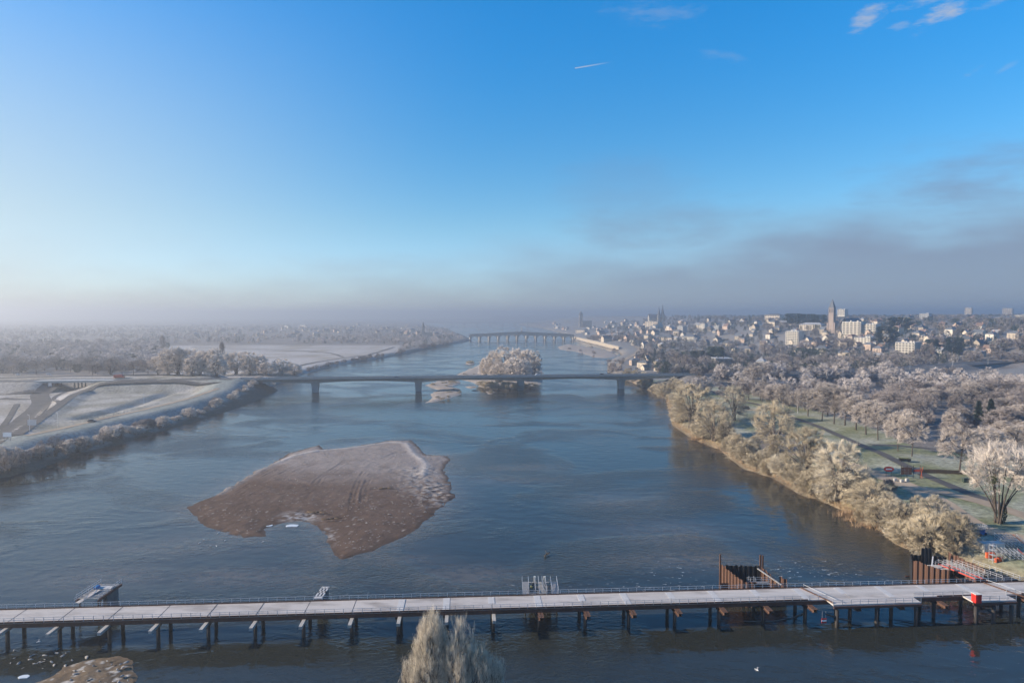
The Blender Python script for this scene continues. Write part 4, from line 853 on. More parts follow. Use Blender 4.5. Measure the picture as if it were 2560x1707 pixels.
def gn_scatter(name, pts, variants, label, cat='trees'):
    """one object of kind stuff: points with scale and turn, filled by a node group"""
    pts = np.asarray(pts, float); n = len(pts); me = bpy.data.meshes.new(name); me.vertices.add(n); me.vertices.foreach_set('co', pts[:, :3].ravel())
    for nm, dt, arr in (('sx', 'FLOAT', pts[:, 3]), ('sz', 'FLOAT', pts[:, 4]), ('turn', 'FLOAT', RNG.uniform(0, 6.28, n)), ('vi', 'FLOAT', (np.arange(n) % len(variants)).astype(float))):
        a = me.attributes.new(nm, dt, 'POINT'); a.data.foreach_set('value', np.ascontiguousarray(arr, np.float32))
    o = tag(link(name, me), label, cat, kind='stuff')
    g = bpy.data.node_groups.new(name + '_fill', 'GeometryNodeTree'); g.interface.new_socket('Geometry', in_out='INPUT', socket_type='NodeSocketGeometry'); g.interface.new_socket('Geometry', in_out='OUTPUT', socket_type='NodeSocketGeometry')
    N = g.nodes; L_ = g.links; gi = N.new('NodeGroupInput'); go = N.new('NodeGroupOutput'); jn = N.new('GeometryNodeJoinGeometry')
    def att(nm):
        q = N.new('GeometryNodeInputNamedAttribute'); q.data_type = 'FLOAT'; q.inputs['Name'].default_value = nm; return q.outputs['Attribute']
    cx = N.new('ShaderNodeCombineXYZ'); L_.new(att('sx'), cx.inputs[0]); L_.new(att('sx'), cx.inputs[1]); L_.new(att('sz'), cx.inputs[2]); cr = N.new('ShaderNodeCombineXYZ'); L_.new(att('turn'), cr.inputs[2])
    for j, v in enumerate(variants):
        src = bpy.data.objects.new(v.name + '_source', v); oi = N.new('GeometryNodeObjectInfo'); oi.inputs[0].default_value = src; oi.transform_space = 'ORIGINAL'
        cm = N.new('FunctionNodeCompare'); cm.data_type = 'FLOAT'; cm.operation = 'EQUAL'; L_.new(att('vi'), cm.inputs[0]); cm.inputs[1].default_value = j; cm.inputs['Epsilon'].default_value = .1
        ip = N.new('GeometryNodeInstanceOnPoints'); L_.new(gi.outputs[0], ip.inputs['Points']); L_.new(cm.outputs[0], ip.inputs['Selection']); L_.new(oi.outputs['Geometry'], ip.inputs['Instance']); L_.new(cr.outputs[0], ip.inputs['Rotation']); L_.new(cx.outputs[0], ip.inputs['Scale']); L_.new(ip.outputs[0], jn.inputs[0])
    L_.new(jn.outputs[0], go.inputs[0]); md = o.modifiers.new('fill', 'NODES'); md.node_group = g; return o
def plant(kind, loc, h, w=None, label=None, cat='tree', group=None, name=None, parts=True, rz=None):
    H, W, tm, cm = KIND[kind]; s_ = h / H; sx = (w / W) if w else s_
    rz = random.uniform(0, 6.28) if rz is None else rz
    nm = name or 'bare_tree'
    root = empty(nm, (loc[0], loc[1], loc[2]), rz, label, cat, group)
    for n_, me_ in (('trunk', tm), ('crown', cm)):
        o = link(n_, me_, root); o.scale = (sx, sx, s_)
    return root
def plant_px(kind, px, py, top, wpx, **k):
    q = hit(px, py); f = q[1] * math.cos(PITCH) + (CAMH - q[2]) * math.sin(PITCH)
    return plant(kind, q, (py - top) / F * f * 1.03, wpx / F * f, **k)
# --- named trees of the right bank (pixel of the foot, top and spread in the photograph give place and size)
NEAR = [
 ('river0', 1730, 1068, 955, 112, 'tall yellowish bare tree leaning over the water, nearest the motorway bridge'),
 ('river1', 1835, 1052, 964, 66, 'thin frosted tree right of the tall yellowish waterside tree'),
 ('river2', 1787, 1102, 1006, 92, 'grey green spreading tree in front of the tall yellowish waterside tree'),
 ('river1', 1815, 1108, 1050, 42, 'small slender frosted tree between the waterside trees and the meadow'),
 ('river2', 1938, 1126, 1008, 100, 'lone many-stemmed frosted tree standing on the meadow'),
 ('river0', 2018, 1188, 1064, 104, 'frosted riverside tree with a dark mistletoe clump below the cycle path'),
 ('river1', 2096, 1250, 1100, 122, 'largest pale yellow riverside tree beside the gravel track'),
 ('river2', 2172, 1290, 1198, 92, 'white frosted tree between the track and the orange reeds'),
 ('river0', 2206, 1326, 1245, 84, 'frosted waterside tree by the wooden steps'),
 ('river1', 2291, 1286, 1236, 34, 'very small bare tree at the top of the wooden steps'),
 ('crowned', 2497, 1308, 1112, 150, 'big white crowned tree with ivy on its trunk beside the track'),
 ('park0', 2398, 1184, 1060, 104, 'broad frosted tree right of the parked trailer'),
 ('park1', 2245, 1128, 1028, 68, 'left tree of the pair on the lawn above the trailer'),
 ('park2', 2280, 1141, 1036, 74, 'right tree of the pair on the lawn above the trailer'),
 ('park1', 1884, 990, 914, 70, 'tall rounded bare tree with ivy trunk by the motorway embankment'),
 ('park2', 2460, 1150, 1072, 90, 'frosted tree behind the big white crowned tree'),
 ('park0', 2540, 1140, 1060, 90, 'frosted tree at the right edge above the big white crowned tree'),
]
for k, px, py, top, wp, lb in NEAR: plant_px(k, px, py, top, wp * (1.15 if 'river' in k else 1), label=lb, group='trees of the right bank')
ORD = 'first second third fourth fifth sixth seventh eighth ninth tenth eleventh twelfth thirteenth fourteenth fifteenth sixteenth seventeenth eighteenth nineteenth twentieth twenty-first twenty-second twenty-third twenty-fourth twenty-fifth'.split()
BUSH = [(1832, 1138, 1093, 64), (1876, 1146, 1100, 60), (1893, 1174, 1133, 68), (1955, 1192, 1138, 74), (1990, 1215, 1160, 70), (2030, 1240, 1178, 84), (2135, 1268, 1225, 60), (1760, 1098, 1068, 50), (1700, 1050, 1010, 50), (1640, 985, 962, 34), (1610, 972, 950, 34), (1580, 955, 940, 30), (1660, 1000, 965, 40),
        (2268, 1368, 1308, 96), (2325, 1386, 1292, 120), (2385, 1384, 1284, 104), (2250, 1345, 1300, 60), (2308, 1396, 1370, 50), (2160, 1308, 1262, 50), (2230, 1348, 1318, 44), (2075, 1258, 1212, 60), (1920, 1186, 1150, 50)]
for i, (px, py, top, wp) in enumerate(sorted(BUSH)):
    plant_px('bush%d' % (i % 3), px, py, top, wp, label='rounded frosted bush, %s along the right water edge counting from the motorway bridge' % ORD[i], cat='bush', group='bushes on the right water edge', name='frosted_bush')
plant_px('greybush0', 2218, 1238, 1198, 44, label='reddish brown leafy shrub beside the gravel track', cat='bush', name='brown_shrub')
for i, (px, py, top, wp) in enumerate([(2055, 1052, 966, 78), (2085, 1060, 960, 80), (2112, 1064, 972, 78), (2140, 1074, 985, 76), (2165, 1087, 1000, 74), (2195, 1100, 1012, 74), (2070, 1040, 958, 76), (2020, 1040, 972, 60), (1995, 1028, 975, 56)]):
    plant_px('park%d' % (i % 3), px, py, top, wp, label='frosted tree, %s from the left in the dense row above the cycle path' % ORD[[1995, 2020, 2055, 2070, 2085, 2112, 2140, 2165, 2195].index(px)], group='row of frosted trees above the cycle path')
for i, (px, py, top, wp) in enumerate([(1905, 1006, 958, 52), (1932, 1012, 960, 52), (1960, 1018, 962, 54)]):
    plant_px('park%d' % (i % 3), px, py, top, wp, label='%s of the three frosted trees clumped left of the lamp post' % ['leftmost', 'middle', 'rightmost'][i], group='clump of three frosted trees')
plant_px('fir', 2476, 1078, 1000, 36, label='dark green fir on the right of the evergreen pair', name='evergreen_tree'); plant_px('fir', 2446, 1064, 1004, 30, label='smaller dark green fir on the left of the evergreen pair', name='evergreen_tree')
# --- random woods, thinned by keep-out areas given on the ground
def free(px, py, boxes): return not any(a <= px <= b and c <= py <= d for a, b, c, d in boxes)
OUT = [(2310, 2720, 914, 952), (2425, 2500, 1070, 1125), (2325, 2390, 1028, 1070), (2180, 2340, 1095, 1165), (1700, 1960, 1018, 1130), (2390, 2520, 916, 940), (2330, 2560, 1150, 1400)]
cnt = {'t': 0, 'b': 0}; CAND = []
for _ in range(4500):
    if cnt['t'] >= 450 and cnt['b'] >= 110: break
    px, py = random.uniform(1740, 2950), random.uniform(938, 1145)
    lim = 1000 + (px - 1850) * .155 if px > 1850 else 990
    if py > lim or not free(px, py, OUT): continue
    if py < 958 and px < 1800: continue
    q = hit(px, py)
    if q is None or polydist(q[:1], q[1:2], RIV)[0] < 12 or linedist(q[:1], q[1:2], MWAY_R)[0][0] < 12: continue
    near = q[1] < 400
    if cnt['t'] < 450 and (random.random() < .68 or cnt['b'] >= 110):
        h = random.uniform(9, 15); k = random.choice(['wood0', 'wood1', 'wood2', 'wood3', 'park0', 'park1', 'park2'] if near else ['wood0', 'wood1', 'wood2', 'wood3', 'park1'])
        CAND.append((q[1] + (5000 if px > 2590 else 0), k, q, h, h * random.uniform(.85, 1.2))); cnt['t'] += 1
    elif cnt['b'] < 110 and px < 2600:
        h = random.uniform(3.5, 6.5); plant('greybush%d' % random.randint(0, 1), q, h, h * random.uniform(1.3, 2.0), label='low frosted thicket in the wood between the cycle path and the motorway', group='thickets in the right bank wood', cat='bush', name='thicket'); cnt['b'] += 1
CAND.sort(key=lambda c: c[0])
for _, k, q, h, w_ in CAND[:135]: plant(k, q, h, w_, label='frosted bare tree in the wood between the cycle path and the motorway', group='wood of frosted trees on the right bank')
gn_scatter('far_trees', [(*q, w_ / 9, h / 10) for _, k, q, h, w_ in CAND[135:]], FARP, 'frosted woodland massed in front of the motorway on the right')
RB = [P(*p) for p in RBANK[11:]]
for i in range(120):
    u = random.random() * (len(RB) - 1); k = int(u); q = RB[k] + (RB[k + 1] - RB[k]) * (u - k); q = q + np.array((random.uniform(1, 13) , random.uniform(-1, 2), 0))
    if q[1] < 196: continue
    q[2] = hz(q[0], q[1]); h = random.uniform(3, 6.5) if i % 4 else random.uniform(8, 13)
    plant('bush%d' % (i % 3) if i % 4 else 'river%d' % (i % 3), q, h, h * random.uniform(1.2, 1.7) if i % 4 else h * .9, label='pale frosted scrub filling the gaps between the right waterside trees', cat='bush', group='scrub between the right waterside trees', name='frosted_scrub')
# embankment planting right of the motorway bridge
for i in range(30):
    px = random.uniform(1690, 2400); q = hit(px, random.uniform(936, 948) if px < 1900 else random.uniform(926, 940)); h = random.uniform(4, 9)
    plant('wood%d' % (i % 3), q, h, h * 1.1, label='low frosted tree on the motorway embankment right of the bridge', group='trees on the right motorway embankment')
# --- islets
for i, (px, py, top, wp) in enumerate([(1232, 945, 876, 44), (1262, 948, 870, 56), (1290, 940, 868, 56), (1318, 945, 872, 56), (1334, 948, 884, 44), (1214, 942, 894, 40), (1248, 952, 905, 46), (1280, 953, 900, 50), (1306, 953, 896, 50)]):
    x, y, z = P(px, py, .6); y = max(y, 690 + (i % 3) * 8); x = (px - CX) / F * (y + 3); h = (py - top) / F * y * .98
    plant('willow%d' % (i % 3), (x, y, .6), min(h, 32), wp / F * y, label='pale frosted willow on the river island, %s of nine from the left' % ORD[sorted([1232, 1262, 1290, 1318, 1334, 1214, 1248, 1280, 1306]).index(px)], group='willows on the river island', name='frosted_willow')
for i, (px, py, top, wp) in enumerate([(1222, 972, 954, 40), (1245, 975, 952, 50), (1275, 976, 955, 52), (1300, 974, 957, 44), (1325, 972, 958, 40), (1205, 966, 952, 30)]):
    plant_px('bush%d' % (i % 3), px, py, top, wp, label='low tan frosted bush under the bridge, %s of six from the left' % ORD[sorted([1222, 1245, 1275, 1300, 1325, 1205]).index(px)], cat='bush', group='bushes under the motorway bridge', name='frosted_bush')
for i in range(26):
    px, py = random.choice([(random.uniform(1080, 1145), random.uniform(953, 966)), (random.uniform(1085, 1150), random.uniform(975, 1000)), (random.uniform(1160, 1215), random.uniform(930, 944))])
    q = P(px, py, .4)
    if polydist(q[:1], q[1:2], [tuple(P(*p)[:2]) for p in [(1064, 963), (1095, 952), (1145, 951), (1152, 958), (1126, 967), (1150, 972), (1152, 986), (1122, 996), (1092, 1004), (1063, 1007), (1080, 994), (1074, 985), (1100, 975), (1080, 970)]])[0] > 0 and px < 1155: continue
    plant('bush%d' % (i % 3), q, random.uniform(1.2, 2.6), random.uniform(3, 6), label='tuft of frosted scrub on the low gravel islets by the bridge pier', cat='bush', group='scrub on the gravel islets', name='scrub_tuft')
for px, py, wp in ((1176, 909, 22), (1226, 983, 16)):
    plant_px('bush0', px, py, py - 7, wp, label='lone frosted bush on a tiny islet %s' % ('beyond the bridge' if py < 950 else 'in front of the bridge'), cat='bush', name='frosted_bush')
for i in range(40):
    px, py = random.choice([(random.uniform(1522, 1560), random.uniform(900, 934)), (random.uniform(1575, 1640), random.uniform(905, 934)), (random.uniform(1420, 1545), random.uniform(866, 892)), (random.uniform(1520, 1550), random.uniform(896, 932))])
    q = hit(px, py); h = random.uniform(2, 6)
    plant('greybush%d' % (i % 2), q, h, h * 1.5, label='frosted scrub on the levee and sandbank beyond the right bridge end', cat='bush', group='scrub beyond the right bridge end', name='frosted_shrub')
# --- left bank scrub along the water
LP = [P(*p) for p in LBANK[:9]]
for i in range(190):
    u = random.random() * (len(LP) - 1); k = int(u); q = LP[k] + (LP[k + 1] - LP[k]) * (u - k); q = q + np.array((-random.uniform(.5, 5), random.uniform(-1, 3), 0)); q[2] = hz(q[0], q[1])
    h = random.choice([1.8, 2.2, 2.6, 3.2, 4.6]) * random.uniform(.8, 1.25)
    plant('paleshrub' if i % 4 else 'greybush0', q, h, h * random.uniform(1.3, 2.0), label='mauve frosted shrub along the foot of the left dyke', cat='bush', group='shrubs along the left water edge', name='frosted_shrub')
for i, (px, py, top, wp) in enumerate([(25, 1178, 1128, 46), (60, 1176, 1130, 42), (103, 1150, 1100, 26), (138, 1142, 1092, 44), (200, 1135, 1095, 34), (303, 1098, 1066, 18), (258, 1112, 1080, 20), (12, 1190, 1150, 40)]):
    plant_px('wood%d' % (i % 3), px, py, top, wp, label='taller frosted tree among the left water edge shrubs, %s from the left' % ORD[sorted([25, 60, 103, 138, 200, 303, 258, 12]).index(px)], group='tall trees at the left water edge')
for i in range(60):
    u = random.random(); px = 700 + u * 440; py = np.interp(px, [700, 755, 853, 927, 1017, 1076, 1140], [950, 934, 909, 898, 882, 870, 858]) - random.uniform(0, 2.5)
    q = hit(px, py); h = random.uniform(3, 7) if px < 1000 else random.uniform(5, 12)
    plant('greybush%d' % (i % 2) if h < 6 else 'wood%d' % (i % 3), q, h, h * 1.3, label='frosted scrub on the left bank beyond the motorway bridge', cat='bush', group='scrub beyond the bridge on the left bank', name='frosted_shrub')
# --- left woods
FIELD = [(500, 880, 872, 925), (700, 1000, 862, 905), (420, 700, 868, 905)]
ng = {'a': 0, 'e': 0, 'b': 0}
for i, (px, py, top, wp) in enumerate(sorted([(395, 936, 905, 40), (420, 938, 892, 46), (445, 938, 880, 46), (470, 936, 886, 44), (500, 938, 890, 44), (530, 938, 884, 46), (560, 938, 893, 44), (590, 936, 893, 48), (625, 938, 897, 44), (650, 936, 900, 40), (705, 938, 912, 46), (735, 938, 918, 34), (665, 940, 915, 34), (480, 940, 905, 40), (540, 940, 905, 44)])):
    q = hit(px, py); q[1] = max(q[1], ry(q[0]) + 32); q[2] = hz(q[0], q[1]); f = q[1] + 3
    plant('willow%d' % (i % 3), q, (938 - top) / F * f + 5, wp / F * f * 1.25, label='pink frosted tree, %s from the left in the grove behind the left bridge end' % ORD[i], group='grove behind the left bridge end')
for px, py, top, wp in ((555, 900, 853, 15), (408, 880, 838, 15)):
    plant_px('poplar%d' % (px % 2), px, py + 10, top, wp, label='tall narrow poplar %s' % ('standing alone at the edge of the white field' if px > 500 else 'rising from the left woods'), name='poplar_tree')
LC = []
for _ in range(5000):
    px, py = random.uniform(-80, 700), random.uniform(858, 938)
    if not free(px, py, FIELD) or (px > 420 and py < 905): continue
    if ng['a'] >= 420 and ng['e'] >= 60: break
    if px > 380 and py > 925: continue
    q = hit(px, py)
    if q is None or q[1] < ry(q[0]) + 34: continue
    if py > 926 and random.random() < .4: continue
    if random.random() < .2:
        if ng['e'] < 60: plant(random.choice(['pine', 'cedar1', 'cedar0']), q, random.uniform(8, 14), random.uniform(7, 10), label='dark evergreen rising out of the hazy left woods', group='evergreens in the left woods', name='evergreen_tree'); ng['e'] += 1
    elif ng['a'] < 420:
        h = random.uniform(9, 17); LC.append((q[1], q, h, h * random.uniform(.9, 1.3))); ng['a'] += 1
LC.sort(key=lambda c: c[0])
for _, q, h, w_ in LC[:50]: plant('wood%d' % random.randint(0, 3), q, h, w_, label='hazy frosted tree at the near edge of the left woods behind the motorway', group='near trees of the left woods')
gn_scatter('far_trees', [(*q, w_ / 9, h / 10) for _, q, h, w_ in LC[50:]], FARP, 'hazy frosted woods behind the motorway on the left')
# --- plane trees on the quay
qa_, qb_ = hit(1470, 852), hit(1592, 856)
for i in range(44):
    u = (i // 2) / 21; q = qa_ + (qb_ - qa_) * u + np.array((random.uniform(-1, 1) + (i % 2) * 9, random.uniform(-1, 1) + (i % 2) * 6, 0)); q[2] = hz(q[0], q[1])
    plant('wood%d' % (i % 3), q, 13, 10, label='pinkish plane tree in the clipped avenue along the town quay', group='plane trees on the town quay', name='plane_tree')
# --- far tree masses as stuff
def scatter(name, n, fn, variants, label, seed):
    r = np.random.default_rng(seed); p = fn(n, r); z = Hf(p[:, 0], p[:, 1]); k = z > 1; p, z = p[k], z[k]; h = r.uniform(.6, 1.3, len(p))
    return gn_scatter(name, np.column_stack([p, z - .3, h * r.uniform(.8, 1.2, len(p)), h]), variants, label)
def hillpts(n, r):
    y = 740 + 2200 * r.uniform(0, 1, n * 3) ** 1.8; s_ = r.uniform(.14, 1.05, n * 3); p = np.stack([y * s_, y], 1)
    u = CX + F * p[:, 0] / p[:, 1]; v = 788 + F * (CAMH - Hf(p[:, 0], p[:, 1])) / p[:, 1]
    ok = (polydist(p[:, 0], p[:, 1], RIV) > 40) & ~((u > 2210) & (v > 905) & (v < 966) & (v > 930 - (u - 2210) * .1)) & (linedist(p[:, 0], p[:, 1], MWAY_R)[0] > 13)
    return p[ok][:n]
def leftpts(n, r):
    y = 900 + 3000 * r.uniform(0, 1, n * 3) ** 1.7; s_ = r.uniform(-.82, -.04, n * 3); p = np.stack([y * s_, y], 1); u, v = pxof(p[:, 0], p[:, 1])
    ok = (polydist(p[:, 0], p[:, 1], RIV) > 15) & (fbm(p[:, 0], p[:, 1] * .6, 160, 5) > .40) & ~((v > 866) & (u > 400) & (u < 1010)); return p[ok][:n]
scatter('far_trees', 3300, hillpts, FARV, 'mass of bare frosted trees between the houses on the right hill', 101)
scatter('far_evergreens', 1900, hillpts, FARE, 'dark evergreen masses between the houses on the right hill', 131)
scatter('far_trees', 2600, leftpts, FARP, 'hazy mass of frosted trees on the left plain', 161)
scatter('far_evergreens', 600, leftpts, FARF, 'hazy dark tree masses on the left plain', 191)
# individual evergreens and bare trees that stand out on the hill
for i, (px, py, top, wp, k) in enumerate([(1985, 815, 785, 46, 'cedar0'), (2020, 815, 786, 40, 'cedar0'), (2050, 815, 788, 36, 'cedar0'), (2250, 828, 795, 60, 'cedar0'), (2215, 865, 818, 56, 'cedar0'), (2330, 885, 850, 34, 'cedar0'), (2385, 890, 845, 44, 'cedar0'), (1790, 908, 868, 46, 'cedar0'), (1745, 908, 878, 40, 'cedar0'), (1795, 900, 872, 34, 'cedar1'), (2000, 893, 870, 26, 'pine'), (2030, 895, 872, 30, 'pine'), (2055, 896, 872, 30, 'pine'), (1700, 912, 880, 30, 'cedar1')]):
    plant_px(k, px, py, top, wp, label='dark spreading evergreen on the right hillside, %s from the left' % ORD[sorted([1985, 2020, 2050, 2250, 2215, 2330, 2385, 1790, 1745, 1795, 2000, 2030, 2055, 1700]).index(px)], group='evergreens on the right hillside', name='evergreen_tree')
for i, (px, py, top, wp) in enumerate(sorted([(1915, 890, 853, 36), (2010, 885, 848, 40), (2045, 882, 842, 24), (2080, 880, 838, 40), (2120, 880, 845, 40), (2345, 868, 840, 40), (2510, 868, 845, 36), (2550, 875, 842, 36), (1620, 900, 868, 40), (1690, 915, 878, 40), (1720, 925, 885, 44), (1760, 922, 890, 40), (1860, 915, 885, 36), (1930, 918, 892, 40), (1960, 912, 886, 44), (2130, 920, 885, 56), (2180, 918, 880, 60), (2240, 915, 885, 50), (2300, 905, 872, 44), (2320, 900, 860, 36), (2440, 902, 880, 40), (2500, 900, 878, 44), (2540, 905, 880, 44), (2090, 918, 890, 44), (2030, 922, 893, 40)])):
    plant_px('wood%d' % (i % 3), px, py, top, wp, label='bare mauve tree at the foot of the right hill, %s from the left' % ORD[i], group='bare trees at the foot of the right hill')
# --- the foreground tree rising from an islet below the frame
def foreground():
    (tv, tf), (v, f4, f3) = gen_tree(77, 20.5, 6.6, 'column', 40, 620, 22000, 1.5, .016, cb=.12, upb=2.6, lumps=9)
    root = empty('bare_tree', (-13.2, 111, .9), .4, 'pale frosted tree with fine upright twigs in the bottom foreground', 'tree')
    link('trunk', npmesh('trunk', tv, [tf], MM['bark_frost'], smooth=True), root); o = link('crown', npmesh('crown', v, [f4, f3], MM['twig_fine']), root)
    for dx_, h, w_, s_, wd, lb in ((4.0, 16.2, 6.5, 78, 12000, 'shorter frosted tree right of the tall foreground tree'), (7.2, 15.4, 5.5, 79, 10000, 'third frosted tree from the left in the foreground clump'), (10.0, 13.6, 4.5, 82, 7000, 'lowest frosted tree at the right end of the foreground clump'), (-4.2, 11.5, 3, 80, 2600, 'thin sparse sapling left of the tall foreground tree'), (-2.6, 13.6, 2.4, 81, 2600, 'thin sapling close beside the tall foreground tree')):
        (tv, tf), (v, f4, f3) = gen_tree(s_, h, w_, 'column', 16, 300, int(wd * .7), 1.4, .016, cb=.1, upb=2.4, lumps=8)
        r2 = empty('bare_tree', (-13.2 + dx_, 110 + (s_ % 3), .8), .1, lb, 'tree')
        link('trunk', npmesh('trunk', tv, [tf], MM['bark_frost'], smooth=True), r2); link('crown', npmesh('crown', v, [f4, f3], MM['twig_fine']), r2)
foreground()
# ================================================================ houses and town
def gable(w_, d_, h_, rh, over=.4):
    a = MB(); a.add([(-w_ / 2, -d_ / 2, -1), (w_ / 2, -d_ / 2, -1), (w_ / 2, d_ / 2, -1), (-w_ / 2, d_ / 2, -1), (-w_ / 2, -d_ / 2, h_), (w_ / 2, -d_ / 2, h_), (w_ / 2, d_ / 2, h_), (-w_ / 2, d_ / 2, h_), (-w_ / 2, 0, h_ + rh - .1), (w_ / 2, 0, h_ + rh - .1)],
                    [(0, 1, 5, 4), (1, 2, 6, 9, 5), (2, 3, 7, 6), (3, 0, 4, 8, 7)])
    r = MB(); W2, D2 = w_ / 2 + over, d_ / 2 + over; e = h_ - over * rh / (d_ / 2)
    r.add([(-W2, -D2, e), (W2, -D2, e), (W2, 0, h_ + rh), (-W2, 0, h_ + rh), (-W2, D2, e), (W2, D2, e), (-W2, -D2, e - .25), (W2, -D2, e - .25), (W2, 0, h_ + rh - .3), (-W2, 0, h_ + rh - .3), (-W2, D2, e - .25), (W2, D2, e - .25)],
          [(0, 1, 2, 3), (3, 2, 5, 4), (0, 6, 7, 1), (4, 5, 11, 10), (6, 9, 8, 7), (9, 10, 11, 8), (0, 3, 9, 6), (3, 4, 10, 9), (1, 7, 8, 2), (2, 8, 11, 5)])
    return a, r
def hip(w_, d_, h_, rh, over=.4):
    a = MB(); a.box((0, 0, h_ / 2 - .5), (w_, d_, h_ + 1)); r = MB(); W2, D2 = w_ / 2 + over, d_ / 2 + over; k = max(W2 - D2, .3)
    r.add([(-W2, -D2, h_ + .02), (W2, -D2, h_ + .02), (W2, D2, h_ + .02), (-W2, D2, h_ + .02), (-k, 0, h_ + rh), (k, 0, h_ + rh)], [(0, 1, 5, 4), (1, 2, 5), (2, 3, 4, 5), (3, 0, 4), (3, 2, 1, 0)])
    return a, r
WIN = MB().box((0, 0, 0), (1.1, .12, 1.5)).mesh('window', MM['window_dark'])
CHM = MB().box((0, 0, .6), (.7, .9, 2.2)).mesh('chimney', MM['brick_chimney'])
HK = []
for i, (fn, a) in enumerate([(gable, (10, 8, 4.2, 3.4)), (gable, (13, 8.5, 5.6, 3.6)), (hip, (11, 9, 5.8, 3.2)), (gable, (8, 7, 3.4, 2.8)), (hip, (16, 10, 7.5, 3.6)), (gable, (9, 7.5, 6.4, 3.8))]):
    wl, rf = fn(*a); HK.append((a, {m_: wl.mesh('wall', MM[m_]) for m_ in ('wall_cream', 'wall_white', 'wall_pink')}, {m_: rf.mesh('roof', MM[m_]) for m_ in ('slate', 'slate_frost', 'tile_roof')}))
def house(q, k, wm_, rm_, rz, label, group, s_=1.0, windows=True):
    a, wl, rf = HK[k]; root = empty('house', q, rz, label, 'house', group); root.scale = (s_, s_, s_)
    wo = link('wall', wl[wm_], root); ro = link('roof', rf[rm_], root); link('chimney', CHM, ro, (a[0] * .34, 0, a[2] + a[3] - .6))
    if windows:
        nf = 2 if a[2] > 5 else 1
        for fl in range(nf):
            for x in (-a[0] * .28, a[0] * .05, a[0] * .3): link('window', WIN, wo, (x, -a[1] / 2 - .03, 1.4 + fl * 2.7))
        for fl in range(nf): link('window', WIN, wo, (-a[0] / 2 - .03, 0, 1.4 + fl * 2.7), R(90))
    return root
taken = []
def spaced(q, r):
    if any((q[0] - a) ** 2 + (q[1] - b) ** 2 < r * r for a, b in taken): return False
    taken.append((q[0], q[1])); return True
def town(n, box, label, group, smin=.9, smax=1.25, mats=('wall_cream', 'wall_cream', 'wall_cream', 'wall_pink', 'wall_white'), roofs=('slate', 'slate', 'slate_frost', 'tile_roof'), minr=13, win=True, okf=None):
    c = 0
    for _ in range(n * 12):
        if c >= n: break
        px, py = random.uniform(box[0], box[1]), random.uniform(box[2], box[3])
        if okf and not okf(px, py): continue
        q = hit(px, py)
        if q is None or polydist(q[:1], q[1:2], RIV)[0] < 28 or q[2] > 75: continue
        if linedist(q[:1], q[1:2], MWAY_R)[0][0] < 22 or not spaced(q, minr): continue
        rz = random.choice([R(-62), R(28), R(-50), R(40), R(-70), R(20)]) + random.uniform(-.15, .15)
        house(q, random.randint(0, 5), random.choice(mats), random.choice(roofs), rz, label, group, random.uniform(smin, smax), win); c += 1
town(46, (1600, 2560, 866, 898), 'cream walled house with slate roof at the foot of the right hill', 'houses at the foot of the right hill', okf=lambda x, y: not (1820 < x < 2090 and y > 888))
town(70, (1640, 2560, 832, 866), 'pale house half hidden by trees midway up the right hill', 'houses midway up the right hill')
town(62, (1560, 2560, 803, 832), 'small hazy house near the top of the right hill', 'houses near the top of the right hill', .9, 1.4, win=False)
town(60, (1380, 1640, 806, 858), 'hazy riverside town house with steep slate roof beyond the quay', 'houses of the old town', 1.0, 1.6, win=False)
town(70, (480, 1170, 807, 850), 'hazy house of the village on the left plain', 'houses of the left village', 1.0, 1.5, win=False, okf=lambda x, y: y > 800 and (y < 846 or x > 940))
town(12, (1560, 1740, 896, 930), 'garden house close behind the right end of the motorway bridge', 'houses behind the right bridge end', .8, 1.0)
